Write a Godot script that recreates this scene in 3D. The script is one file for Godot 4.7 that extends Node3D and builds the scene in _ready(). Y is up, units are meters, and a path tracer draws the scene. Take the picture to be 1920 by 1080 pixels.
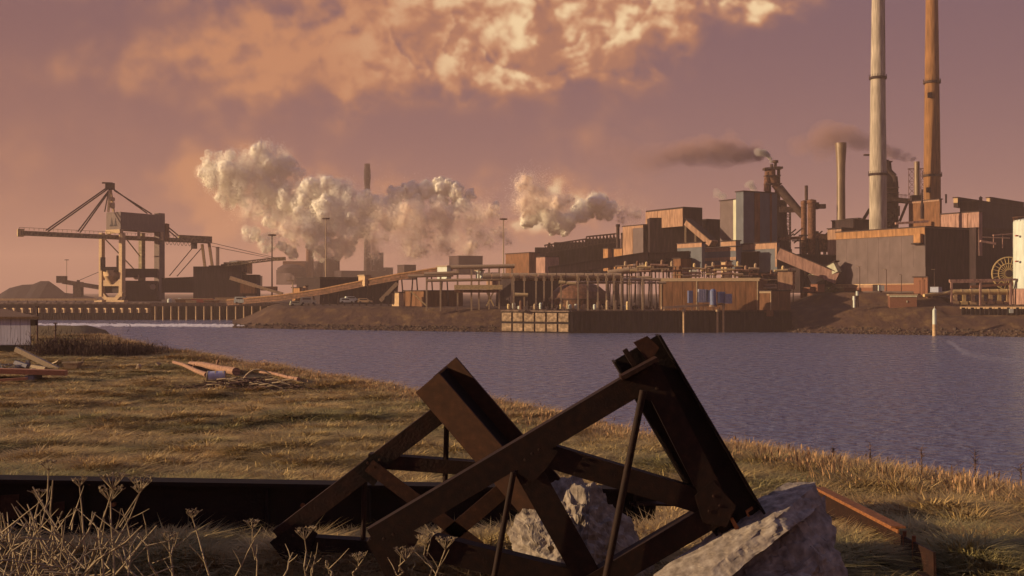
extends Node3D

# Pixel scale of the photograph (1920 x 1080): focal length in pixels, principal column, horizon row, eye height above the canal.
const F := 2015.0
const CX := 960.0
const HY := 548.0
const EYE := 10.0
const SUN_AZ := 83.0      # degrees to the left of straight behind the camera
const SUN_EL := 12.5

var org := Vector3.ZERO
var clear_of := []      # beams that keep the grass off: two ends and a reach
var rng := RandomNumberGenerator.new()
var used := {}
var M := {}
var T := {}
var n_soft := FastNoiseLite.new()
var n_bump := FastNoiseLite.new()
var n_cloud := FastNoiseLite.new()
var n_cloud2 := FastNoiseLite.new()


# ------------------------------------------------------------------ mesh helper
class Sh:
	var st := SurfaceTool.new()
	var o := Vector3.ZERO
	var n := 0
	func _init(origin := Vector3.ZERO) -> void:
		o = origin
		st.begin(Mesh.PRIMITIVE_TRIANGLES)
	func tri(a: Vector3, b: Vector3, c: Vector3, g := -1) -> void:
		st.set_smooth_group(g)
		st.add_vertex(a - o)
		st.add_vertex(b - o)
		st.add_vertex(c - o)
		n += 1
	func quad(a: Vector3, b: Vector3, c: Vector3, d: Vector3, g := -1) -> void:
		tri(a, b, c, g)
		tri(a, c, d, g)
	func hexa(p: Array) -> void:    # 0-3 bottom ring, 4-7 top ring
		quad(p[0], p[3], p[2], p[1])
		quad(p[4], p[5], p[6], p[7])
		for i in 4:
			var j := (i + 1) % 4
			quad(p[i], p[j], p[j + 4], p[i + 4])
	func frame(c: Vector3, x: Vector3, y: Vector3, z: Vector3) -> void:   # half axes
		hexa([c - x - y - z, c + x - y - z, c + x - y + z, c - x - y + z, c - x + y - z, c + x + y - z, c + x + y + z, c - x + y + z])
	func box(c: Vector3, s: Vector3, turn := 0.0) -> void:
		var b := Basis(Vector3.UP, turn)
		frame(c, b.x * s.x / 2, b.y * s.y / 2, b.z * s.z / 2)
	func beam(a: Vector3, b: Vector3, w: float, h: float, up := Vector3.UP) -> void:   # w across, h along up
		var d := (b - a).normalized()
		var s := d.cross(up)
		if s.length() < 0.05:
			s = d.cross(Vector3.RIGHT)
		s = s.normalized()
		var u := s.cross(d).normalized()
		frame((a + b) / 2, d * a.distance_to(b) / 2, u * h / 2, s * w / 2)
	func tube(a: Vector3, b: Vector3, r0: float, r1 := -1.0, k := 8, caps := true) -> void:
		if r1 < 0:
			r1 = r0
		var d := (b - a).normalized()
		var s := d.cross(Vector3.UP)
		if s.length() < 0.05:
			s = d.cross(Vector3.RIGHT)
		s = s.normalized()
		var u := s.cross(d).normalized()
		for i in k:
			var t0 := TAU * i / k
			var t1 := TAU * (i + 1) / k
			var e0 := s * cos(t0) + u * sin(t0)
			var e1 := s * cos(t1) + u * sin(t1)
			quad(a + e0 * r0, a + e1 * r0, b + e1 * r1, b + e0 * r1, 1)
			if caps:
				tri(a, a + e1 * r0, a + e0 * r0)
				tri(b, b + e0 * r1, b + e1 * r1)
	func line(pts: Array, r0: float, r1: float, k := 5) -> void:
		for i in pts.size() - 1:
			tube(pts[i], pts[i + 1], lerpf(r0, r1, float(i) / (pts.size() - 1)), lerpf(r0, r1, float(i + 1) / (pts.size() - 1)), k, i == 0 or i == pts.size() - 2)
	func lathe(base: Vector3, prof: Array, k := 24) -> void:    # prof of Vector2(radius, height)
		for j in prof.size() - 1:
			var p: Vector2 = prof[j]
			var q: Vector2 = prof[j + 1]
			for i in k:
				var t0 := TAU * i / k
				var t1 := TAU * (i + 1) / k
				var e0 := Vector3(cos(t0), 0, sin(t0))
				var e1 := Vector3(cos(t1), 0, sin(t1))
				quad(base + e0 * p.x + Vector3.UP * p.y, base + e1 * p.x + Vector3.UP * p.y, base + e1 * q.x + Vector3.UP * q.y, base + e0 * q.x + Vector3.UP * q.y, 10 + j)
	func prism(poly: Array, y0: float, y1: float) -> void:    # poly of Vector2(x, z), convex
		var k := poly.size()
		for i in k:
			var a: Vector2 = poly[i]
			var b: Vector2 = poly[(i + 1) % k]
			quad(Vector3(a.x, y0, a.y), Vector3(b.x, y0, b.y), Vector3(b.x, y1, b.y), Vector3(a.x, y1, a.y))
		for i in range(1, k - 1):
			var a: Vector2 = poly[0]
			var b: Vector2 = poly[i]
			var c: Vector2 = poly[i + 1]
			tri(Vector3(a.x, y1, a.y), Vector3(b.x, y1, b.y), Vector3(c.x, y1, c.y))
			tri(Vector3(a.x, y0, a.y), Vector3(c.x, y0, c.y), Vector3(b.x, y0, b.y))
	func mesh() -> ArrayMesh:
		st.generate_normals()
		st.index()
		return st.commit()


# ------------------------------------------------------------------ node helpers
func W(px: float, py: float, d: float) -> Vector3:
	return Vector3((px - CX) / F * d, EYE + (HY - py) / F * d, -d)

func X(px: float, d: float) -> float:
	return (px - CX) / F * d

func Y(py: float, d: float) -> float:
	return EYE + (HY - py) / F * d

func numbered(called: String) -> String:
	var k: int = used.get(called, 0)
	used[called] = k + 1
	return called if k == 0 else "%s_%03d" % [called, k]

func thing(called: String, label: String, category: String, at: Vector3, group := "") -> Node3D:
	var r := Node3D.new()
	r.name = numbered(called)
	add_child(r)
	r.position = at
	org = at
	r.set_meta("label", label)
	r.set_meta("category", category)
	if group != "":
		r.set_meta("group", group)
	return r

func sh() -> Sh:
	return Sh.new(org)

func part(parent: Node, called: String, s: Sh, m: Material, label := "") -> MeshInstance3D:
	return put(parent, called, s.mesh(), m, label)

func put(parent: Node, called: String, mesh: Mesh, m: Material, label := "") -> MeshInstance3D:
	var o := MeshInstance3D.new()
	o.name = called
	o.mesh = mesh
	o.material_override = m
	if parent != self:
		var k := 0
		while parent.has_node(NodePath(o.name)):
			k += 1
			o.name = "%s_%03d" % [called, k]
	else:
		o.name = numbered(called)
	parent.add_child(o, true)
	if label != "":
		o.set_meta("label", label)
	return o

func ground(called: String, s: Sh, m: Material) -> MeshInstance3D:
	var o := part(self, called, s, m)
	o.set_meta("kind", "structure")
	return o

func copy(src: Node3D, called: String, at: Vector3, label := "", turn := 0.0) -> Node3D:
	var c: Node3D = src.duplicate()
	c.name = numbered(called)
	add_child(c)
	c.position = at
	c.rotation.y += turn
	if label != "":
		c.set_meta("label", label)
	return c


# ------------------------------------------------------------------ materials
func noise_tex(seed_: int, freq: float, lo: float, hi: float, kind := FastNoiseLite.TYPE_SIMPLEX_SMOOTH, oct := 5, size := 512) -> NoiseTexture2D:
	var f := FastNoiseLite.new()
	f.seed = seed_
	f.noise_type = kind
	f.frequency = freq
	f.fractal_octaves = oct
	f.fractal_gain = 0.55
	var t := NoiseTexture2D.new()
	t.width = size
	t.height = size
	t.seamless = true
	t.noise = f
	var g := Gradient.new()
	g.set_color(0, Color(lo, lo, lo))
	g.set_color(1, Color(hi, hi, hi))
	t.color_ramp = g
	return t

func tint_tex(seed_: int, freq: float, stops: Array, oct := 5) -> NoiseTexture2D:
	var t := noise_tex(seed_, freq, 0, 1, FastNoiseLite.TYPE_SIMPLEX_SMOOTH, oct)
	var g := Gradient.new()
	g.offsets = PackedFloat32Array(stops.map(func(s): return s[0]))
	g.colors = PackedColorArray(stops.map(func(s): return (s[1] as Color).linear_to_srgb()))
	t.color_ramp = g
	return t

func mat(key: String, c: Color, rough := 0.85, tex: Texture2D = null, scale := Vector3.ONE, bump := 0.0, metal := 0.0, bump_tex: Texture2D = null) -> StandardMaterial3D:
	var m := StandardMaterial3D.new()
	m.resource_name = key
	m.albedo_color = c.linear_to_srgb()
	m.roughness = rough
	m.metallic = metal
	if rough > 0.6:
		m.metallic_specular = 0.3
	if tex:
		m.albedo_texture = tex
	if tex or bump_tex:
		m.uv1_triplanar = true
		m.uv1_world_triplanar = true
		m.uv1_scale = scale
	if bump > 0.0:
		m.heightmap_enabled = true
		m.heightmap_scale = bump
		m.heightmap_texture = bump_tex if bump_tex else tex
	M[key] = m
	return m

func materials() -> void:
	T.fine = noise_tex(1, 0.02, 0.62, 1.0)
	T.mild = noise_tex(2, 0.012, 0.78, 1.0)
	T.dirty = noise_tex(3, 0.008, 0.4, 1.08)
	T.clad = noise_tex(6, 0.012, 0.58, 1.04)
	T.height = noise_tex(4, 0.02, 0.0, 1.0)
	T.grain = noise_tex(5, 0.06, 0.0, 1.0)
	var streak := Vector3(0.22, 0.03, 0.22)
	# far side: cladding, paint and earth
	mat("grey_cladding", Color(0.148, 0.103, 0.0993), 0.7, T.mild, Vector3(0.07, 0.03, 0.07))
	mat("blue_cladding", Color(0.116, 0.119, 0.134), 0.7, T.mild, Vector3(0.07, 0.03, 0.07))
	mat("orange_band", Color(0.42, 0.202, 0.085), 0.75, T.clad, streak)
	mat("tan_cladding", Color(0.42, 0.232, 0.145), 0.75, T.clad, streak)
	mat("pink_cladding", Color(0.44, 0.241, 0.187), 0.75, T.clad, streak)
	mat("cream_paint", Color(0.561, 0.527, 0.357), 0.6, T.mild, streak)
	mat("white_paint", Color(0.612, 0.629, 0.527), 0.6, T.mild, streak)
	mat("white_stack", Color(0.476, 0.387, 0.3), 0.75, T.clad, Vector3(0.25, 0.02, 0.25))
	mat("orange_stack", Color(0.303, 0.142, 0.0561), 0.85, T.clad, Vector3(0.25, 0.02, 0.25))
	mat("bronze_stack", Color(0.235, 0.15, 0.085), 0.5, T.clad, Vector3(0.3, 0.02, 0.3), 0.0, 0.15)
	mat("dark_cladding", Color(0.0482, 0.0248, 0.0263), 0.8, T.dirty, streak)
	mat("dark_roof", Color(0.06, 0.0387, 0.0382), 0.9, T.fine, Vector3.ONE * 0.2)
	mat("brown_cladding", Color(0.221, 0.0952, 0.0433), 0.8, T.clad, streak)
	mat("far_steel", Color(0.0952, 0.0535, 0.0435), 0.8, T.dirty, Vector3.ONE * 0.15)
	mat("rust_pipe", Color(0.22, 0.0946, 0.051), 0.75, T.dirty, Vector3.ONE * 0.2)
	mat("brick", Color(0.27, 0.112, 0.068), 0.9, T.fine, Vector3.ONE * 0.4)
	mat("yellow_pipe", Color(0.638, 0.436, 0.187), 0.6, T.mild, Vector3.ONE * 0.2)
	mat("pale_steel", Color(0.43, 0.296, 0.182), 0.65, T.mild, Vector3.ONE * 0.3)
	mat("crane_olive", Color(0.405, 0.29, 0.15), 0.7, T.dirty, Vector3.ONE * 0.15)
	mat("crane_pale", Color(0.576, 0.372, 0.204), 0.7, T.mild, Vector3.ONE * 0.15)
	mat("crane_house", Color(0.2, 0.138, 0.119), 0.75, T.mild, streak)
	mat("emblem_dark", Color(0.05, 0.04, 0.045), 0.8)
	mat("cable", Color(0.06, 0.0387, 0.034), 0.7)
	mat("blue_tarp", Color(0.10, 0.13, 0.26), 0.6, T.mild, Vector3.ONE * 0.3)
	mat("pale_blue", Color(0.28, 0.29, 0.38), 0.6, T.mild, Vector3.ONE * 0.3)
	mat("red_paint", Color(0.38, 0.0688, 0.034), 0.6)
	mat("tyre_black", Color(0.03, 0.03, 0.03), 0.9)
	mat("glass_dark", Color(0.03, 0.03, 0.035), 0.15)
	mat("coal", Color(0.035, 0.0241, 0.0272), 0.95, T.dirty, Vector3.ONE * 0.05)
	mat("concrete_quay", Color(0.34, 0.224, 0.162), 0.9, T.dirty, Vector3.ONE * 0.12)
	mat("dark_quay", Color(0.1, 0.0559, 0.051), 0.9, T.dirty, Vector3(0.3, 0.08, 0.3))
	mat("sheet_pile", Color(0.0315, 0.0217, 0.0252), 0.85, T.dirty, Vector3(0.3, 0.08, 0.3))
	mat("wharf_panel", Color(0.55, 0.37, 0.23), 0.85, T.dirty, Vector3.ONE * 0.2)
	T.earth = tint_tex(7, 0.012, [[0.0, Color(0.04, 0.021, 0.017)], [0.45, Color(0.062, 0.031, 0.023)], [0.62, Color(0.085, 0.045, 0.024)], [1.0, Color(0.21, 0.125, 0.05)]])
	mat("earth", Color(1, 1, 1), 0.95, T.earth, Vector3.ONE * 0.035, 25.0, 0.0, T.height)
	mat("bank_stone", Color(0.13, 0.085, 0.062), 0.9, T.dirty, Vector3.ONE * 0.5)
	mat("far_mass", Color(0.1, 0.0602, 0.0595), 0.9, T.dirty, Vector3.ONE * 0.02)
	# near side
	T.rust = tint_tex(11, 0.012, [[0.0, Color(0.040, 0.018, 0.011)], [0.45, Color(0.062, 0.027, 0.015)], [0.65, Color(0.075, 0.031, 0.016)], [0.9, Color(0.105, 0.045, 0.022)]])
	mat("rust", Color(0.66, 0.62, 0.62), 0.8, T.rust, Vector3.ONE * 1.6, 0.12, 0.0, T.grain)
	mat("rust_brown", Color(0.268, 0.242, 0.242), 0.75, T.rust, Vector3.ONE * 1.6, 0.12, 0.0, T.grain)
	mat("rust_dark", Color(0.32, 0.267, 0.281), 0.75, T.rust, Vector3.ONE * 0.9, 0.25, 0.0, T.grain)
	mat("rust_black", Color(0.13, 0.112, 0.128), 0.75, T.rust, Vector3.ONE * 0.9, 0.25, 0.0, T.grain)
	mat("rust_orange", Color(2, 1.46, 1.02), 0.8, T.rust, Vector3.ONE * 0.9, 0.25, 0.0, T.grain)
	M.rust_orange.albedo_color = Color(1, 1, 1)
	M.rust_orange.albedo_texture = tint_tex(12, 0.02, [[0.0, Color(0.10, 0.038, 0.017)], [0.5, Color(0.20, 0.075, 0.028)], [1.0, Color(0.28, 0.115, 0.045)]])
	T.stone = tint_tex(13, 0.02, [[0.0, Color(0.05, 0.038, 0.03)], [0.36, Color(0.175, 0.135, 0.105)], [0.6, Color(0.27, 0.215, 0.17)], [0.8, Color(0.36, 0.30, 0.24)], [1.0, Color(0.55, 0.48, 0.40)]])
	mat("concrete", Color(1, 1, 1), 0.9, T.stone, Vector3.ONE * 0.9, 0.8, 0.0, T.height)
	T.soil = tint_tex(14, 0.02, [[0.0, Color(0.06, 0.04, 0.02)], [0.5, Color(0.13, 0.085, 0.035)], [1.0, Color(0.22, 0.15, 0.06)]])
	mat("soil", Color(1, 1, 1), 0.95, T.soil, Vector3.ONE * 0.35, 4.0, 0.0, T.height)
	mat("shed_wall", Color(0.64, 0.592, 0.672), 0.8, T.mild, Vector3(0.8, 0.1, 0.8))
	mat("shed_roof", Color(0.24, 0.138, 0.085), 0.85, T.fine, Vector3.ONE * 0.6)
	mat("plank", Color(0.62, 0.284, 0.145), 0.8, T.fine, Vector3(0.4, 3.0, 3.0))
	mat("pale_wood", Color(0.561, 0.41, 0.26), 0.8, T.fine, Vector3(0.6, 3.0, 3.0))
	mat("grey_wood", Color(0.30, 0.27, 0.29), 0.85, T.fine, Vector3(0.6, 3.0, 3.0))
	mat("drift_wood", Color(0.5, 0.275, 0.187), 0.85, T.dirty, Vector3(0.6, 2.0, 2.0))
	mat("twig", Color(0.17, 0.0946, 0.0765), 0.9, T.dirty, Vector3.ONE)
	mat("stalk", Color(0.448, 0.332, 0.202), 0.85, T.fine, Vector3(6, 2, 6))
	for k in [["grass", Color(1, 1, 1)], ["shrub", Color(1, 1, 1)]]:
		var g := mat(k[0], k[1], 0.85)
		g.vertex_color_use_as_albedo = true
		g.cull_mode = BaseMaterial3D.CULL_DISABLED
		g.backlight_enabled = true
		g.backlight = Color(0.45, 0.45, 0.45)
	var w := mat("water", Color(0.101, 0.112, 0.18), 1.0)
	w.metallic_specular = 0.5
	w.roughness_texture_channel = BaseMaterial3D.TEXTURE_CHANNEL_RED
	w.uv1_triplanar = true
	w.uv1_world_triplanar = true
	w.uv1_scale = Vector3(0.035, 0.035, 0.075)
	w.normal_enabled = true
	var wn := noise_tex(21, 0.016, 0, 1, FastNoiseLite.TYPE_SIMPLEX, 5, 1024)
	wn.color_ramp = null
	wn.as_normal_map = true
	wn.bump_strength = 10.0
	w.normal_texture = wn
	w.normal_scale = 0.85
	w.roughness_texture = noise_tex(23, 0.006, 0.12, 0.42, FastNoiseLite.TYPE_SIMPLEX_SMOOTH, 4, 1024)
	w.heightmap_enabled = true
	w.heightmap_texture = noise_tex(22, 0.012, 0, 1, FastNoiseLite.TYPE_SIMPLEX_SMOOTH, 4, 1024)
	w.heightmap_scale = 30.0
	var foam := mat("foam", Color(0.62, 0.57, 0.58), 0.9)
	mat("wake_foam", Color(0.22, 0.2, 0.23), 0.6)
	foam.cull_mode = BaseMaterial3D.CULL_DISABLED
	for k in [["steam", Color(0.995, 0.94, 0.82), 0.55], ["smoke", Color(0.34, 0.21, 0.19), 0.8], ["haze_steam", Color(0.98, 0.80, 0.64), 0.8]]:
		var s := mat(k[0], k[1], 1.0)
		s.metallic_specular = 0.0
		s.cull_mode = BaseMaterial3D.CULL_DISABLED
		s.backlight_enabled = true
		s.backlight = Color(k[2], k[2], k[2])


# ------------------------------------------------------------------ sky
func to_el(py: float) -> float:
	return atan2(HY - py, F)

func sky_base(az: float, el: float) -> Color:      # az: 0 straight ahead, positive to the right, radians
	var sun := deg_to_rad(-(180.0 - SUN_AZ))
	var away := absf(wrapf(az - sun, -PI, PI)) / PI      # 0 at the sun
	var near_sun := pow(1.0 - away, 2.0)
	var e := clampf(sin(maxf(el, 0.0)), 0.0, 1.0)
	var hor := Color(0.122, 0.0765, 0.0929).lerp(Color(0.335, 0.115, 0.037), near_sun)
	var mid := Color(0.0903, 0.0576, 0.0826).lerp(Color(0.168, 0.0679, 0.0482), near_sun)
	var top := Color(0.0903, 0.103, 0.194)
	var t := clampf(pow(e, 0.85) * 2.9, 0.0, 1.0)
	var c := hor.lerp(mid, smoothstep(0.0, 1.0, t))
	return c.lerp(top, smoothstep(0.22, 0.6, e))

func sky_blobs() -> Array:     # x, y, rx, ry, weight of the drifting cloud above the plant
	return [[1090, 20, 170, 100, 1.25], [960, 55, 190, 100, 1.25], [1180, 55, 75, 75, 1.2], [1000, 105, 120, 65, 1.1], [1110, 85, 90, 60, 1.0], [820, 60, 150, 80, 0.95], [700, 95, 120, 75, 0.85], [650, 160, 55, 70, 1.0], [575, 90, 110, 70, 0.65], [430, 70, 130, 75, 0.44], [300, 110, 170, 60, 0.28], [150, 130, 170, 45, 0.2], [400, 170, 160, 90, 0.2], [1420, 8, 95, 34, 0.95], [1290, -12, 60, 26, 0.35], [500, 150, 90, 60, 0.35], [60, 330, 200, 160, 0.25], [370, 320, 70, 70, 0.55], [400, 390, 80, 60, 0.4], [960, 400, 260, 80, 0.28], [760, 425, 260, 70, 0.5], [470, 400, 130, 80, 0.45], [470, 330, 120, 70, 0.4], [620, 420, 140, 90, 0.5], [1070, 400, 120, 70, 0.45], [1130, 260, 120, 40, 0.22], [640, -40, 500, 60, 0.6]]

func make_sky() -> PanoramaSkyMaterial:
	var w := 512
	var h := 256
	var im := Image.create(w, h, false, Image.FORMAT_RGBF)
	var f := FastNoiseLite.new()
	f.seed = 5
	f.frequency = 0.9
	f.fractal_octaves = 5
	for y in h:
		var el := PI / 2 - (y + 0.5) / h * PI
		for x in w:
			var az := ((x + 0.5) / w - 0.5) * TAU
			var c := sky_base(az, el)
			if el > 0:
				var dir := Vector3(sin(az) * cos(el), sin(el), -cos(az) * cos(el))
				var k := f.get_noise_3dv(dir * Vector3(2.2, 5.0, 2.2)) * 1.4
				var cl := smoothstep(0.12, 0.75, k) * 0.45 * smoothstep(0.30, 0.55, el)
				c = c.lerp(c * 1.35 + Color(0.05, 0.02, 0.01), cl)
			im.set_pixel(x, y, c)
	im.resize(4096, 2048, Image.INTERPOLATE_CUBIC)
	n_cloud.seed = 31
	n_cloud.frequency = 0.0085
	n_cloud.fractal_octaves = 6
	n_cloud.fractal_gain = 0.56
	n_cloud2.seed = 77
	n_cloud2.frequency = 0.006
	n_cloud2.fractal_octaves = 3
	var n_bil := FastNoiseLite.new()
	n_bil.seed = 12
	n_bil.frequency = 0.011
	n_bil.fractal_type = FastNoiseLite.FRACTAL_RIDGED
	n_bil.fractal_octaves = 4
	n_bil.fractal_gain = 0.5
	var blobs := sky_blobs()
	var x0 := int((0.5 - 40.0 / 360) * 4096)
	var x1 := int((0.5 + 40.0 / 360) * 4096)
	var y0 := int((0.5 - 26.0 / 180) * 2048)
	var y1 := 1024
	var wd := x1 - x0
	var ht := y1 - y0
	var dens := PackedFloat32Array()
	dens.resize(wd * ht)
	for yy in ht:
		var el := PI / 2 - (y0 + yy + 0.5) / 2048 * PI
		for xx in wd:
			var az := ((x0 + xx + 0.5) / 4096 - 0.5) * TAU
			var px := CX + F * tan(az)
			var py := HY - F * tan(el) / cos(az)
			var qx := px + 60.0 * n_cloud2.get_noise_2d(px, py)
			var qy := py + 45.0 * n_cloud2.get_noise_2d(px + 900, py + 300)
			var s := 0.0
			for b in blobs:
				var u: float = (qx - b[0]) / b[2]
				var v: float = (qy - b[1]) / b[3]
				var r := u * u + v * v
				if r < 5.0:
					s = maxf(s, b[4] * exp(-r * 0.7)) if s > 0.9 else s + b[4] * exp(-r) * (1.0 - s * 0.55)
			var k := n_cloud.get_noise_2d(px, py * 1.15)
			var dd := s * 1.05 + k * clampf(s * 1.4, 0.0, 0.75) * lerpf(0.75, 1.25, smoothstep(450, 900, px))
			dd -= 0.36 * n_bil.get_noise_2d(qx, qy * 1.2) * smoothstep(0.2, 0.8, s) * smoothstep(200, 800, px)
			dens[yy * wd + xx] = clampf(dd, 0.0, 2.2)
	for yy in ht:
		for xx in wd:
			var a := dens[yy * wd + xx]
			if a < 0.01:
				continue
			var b := dens[maxi(yy - 5, 0) * wd + maxi(xx - 5, 0)]
			var b2 := dens[maxi(yy - 14, 0) * wd + maxi(xx - 16, 0)]
			var px := CX + F * tan(((x0 + xx + 0.5) / 4096 - 0.5) * TAU)
			var n2 := n_cloud.get_noise_2d(px * 0.8 + 500, yy * 2.6)
			var lit := clampf(0.44 + (a - b) * 0.36 + (a - b2) * 0.34 + n2 * 0.22, 0.0, 1.0)
			var al := smoothstep(0.04, 1.0, a)
			var c := im.get_pixel(x0 + xx, y0 + yy)
			var shade := c.lerp(Color(0.25, 0.108, 0.066), 0.9)
			var sunny := Color(0.345, 0.15, 0.076)
			var white := Color(0.60, 0.44, 0.25)
			var core := smoothstep(0.5, 1.0, a)
			var col := shade.lerp(sunny, smoothstep(0.1, 0.62, lit)).lerp(white, smoothstep(0.36, 0.95, lit) * core * smoothstep(560, 1000, px))
			im.set_pixel(x0 + xx, y0 + yy, c.lerp(col, minf(al * 1.08, 0.97)))
	var turned := Image.create(4096, 2048, false, Image.FORMAT_RGBF)      # straight ahead lies at the seam of a Godot panorama
	turned.blit_rect(im, Rect2i(2048, 0, 2048, 2048), Vector2i(0, 0))
	turned.blit_rect(im, Rect2i(0, 0, 2048, 2048), Vector2i(2048, 0))
	var m := PanoramaSkyMaterial.new()
	m.panorama = ImageTexture.create_from_image(turned)
	return m


# ------------------------------------------------------------------ terrain
func curve(tab: Array, x: float) -> float:
	if x <= tab[0][0]:
		return tab[0][1]
	for i in tab.size() - 1:
		if x <= tab[i + 1][0]:
			return lerpf(tab[i][1], tab[i + 1][1], (x - tab[i][0]) / (tab[i + 1][0] - tab[i][0]))
	return tab[-1][1]

var near_base := [[-12, 8.7], [0, 8.3], [4, 7.95], [6.5, 7.55], [8.4, 7.52], [9.3, 7.74], [10.4, 7.58], [12, 7.28], [16, 6.85], [25, 6.35], [40, 5.85], [60, 5.55], [90, 5.42], [130, 5.1], [190, 4.6]]
var near_edge := [[-14, 16.0], [0, 12.5], [6, 10.8], [12, 8.9], [16, 7.5], [25, 5.3], [40, -1.4], [60, -12.0], [90, -29.8], [130, -50.0], [170, -66.0]]

func near_h(x: float, d: float) -> float:
	var h := curve(near_base, d)
	var xe := curve(near_edge, d)
	var xe2 := curve(near_edge, d + 3.0)
	var k := 1.0 / sqrt(1.0 + pow((xe2 - xe) / 3.0, 2.0))
	var s := (x - xe) * k
	h += lerpf(0.1, 0.2, smoothstep(9, 14, d)) * n_bump.get_noise_2d(x * 1.0, d * 1.0) + 0.28 * n_soft.get_noise_2d(x, d) * smoothstep(6, 25, d)
	# a low earth mound to the left of the frame, whose shadow lies over the weeds
	h += 1.7 * exp(-pow((x + 6.8) / 1.35, 2.0) - pow((d - 8.1) / 1.5, 2.0))
	var over := s if s > 6.0 else log(1.0 + exp(s * 1.6)) / 1.6
	return maxf(h - lerpf(0.42, 0.9, smoothstep(50, 110, d)) * over, -1.5)

func terrain_near() -> void:
	var ds := []
	var d := -14.0
	while d < 175:
		ds.append(d)
		d += clampf(absf(d - 6) * 0.03, 0.22, 3.0)
	var xs := []
	var x := -95.0
	while x < 75:
		xs.append(x)
		x += clampf(absf(x) * 0.055, 0.25, 3.0)
	var p := PackedVector3Array()
	var idx := PackedInt32Array()
	for i in ds.size():
		for j in xs.size():
			p.append(Vector3(xs[j], near_h(xs[j], ds[i]), -ds[i]))
	var w := xs.size()
	var st := SurfaceTool.new()
	st.begin(Mesh.PRIMITIVE_TRIANGLES)
	st.set_smooth_group(0)
	for v in p:
		st.add_vertex(v)
	for i in ds.size() - 1:
		for j in w - 1:
			var a := i * w + j
			for q in [a, a + w, a + 1, a + 1, a + w, a + w + 1]:
				st.add_index(q)
	st.generate_normals()
	var o := put(self, "ground", st.commit(), M.soil)
	o.set_meta("kind", "structure")

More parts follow.
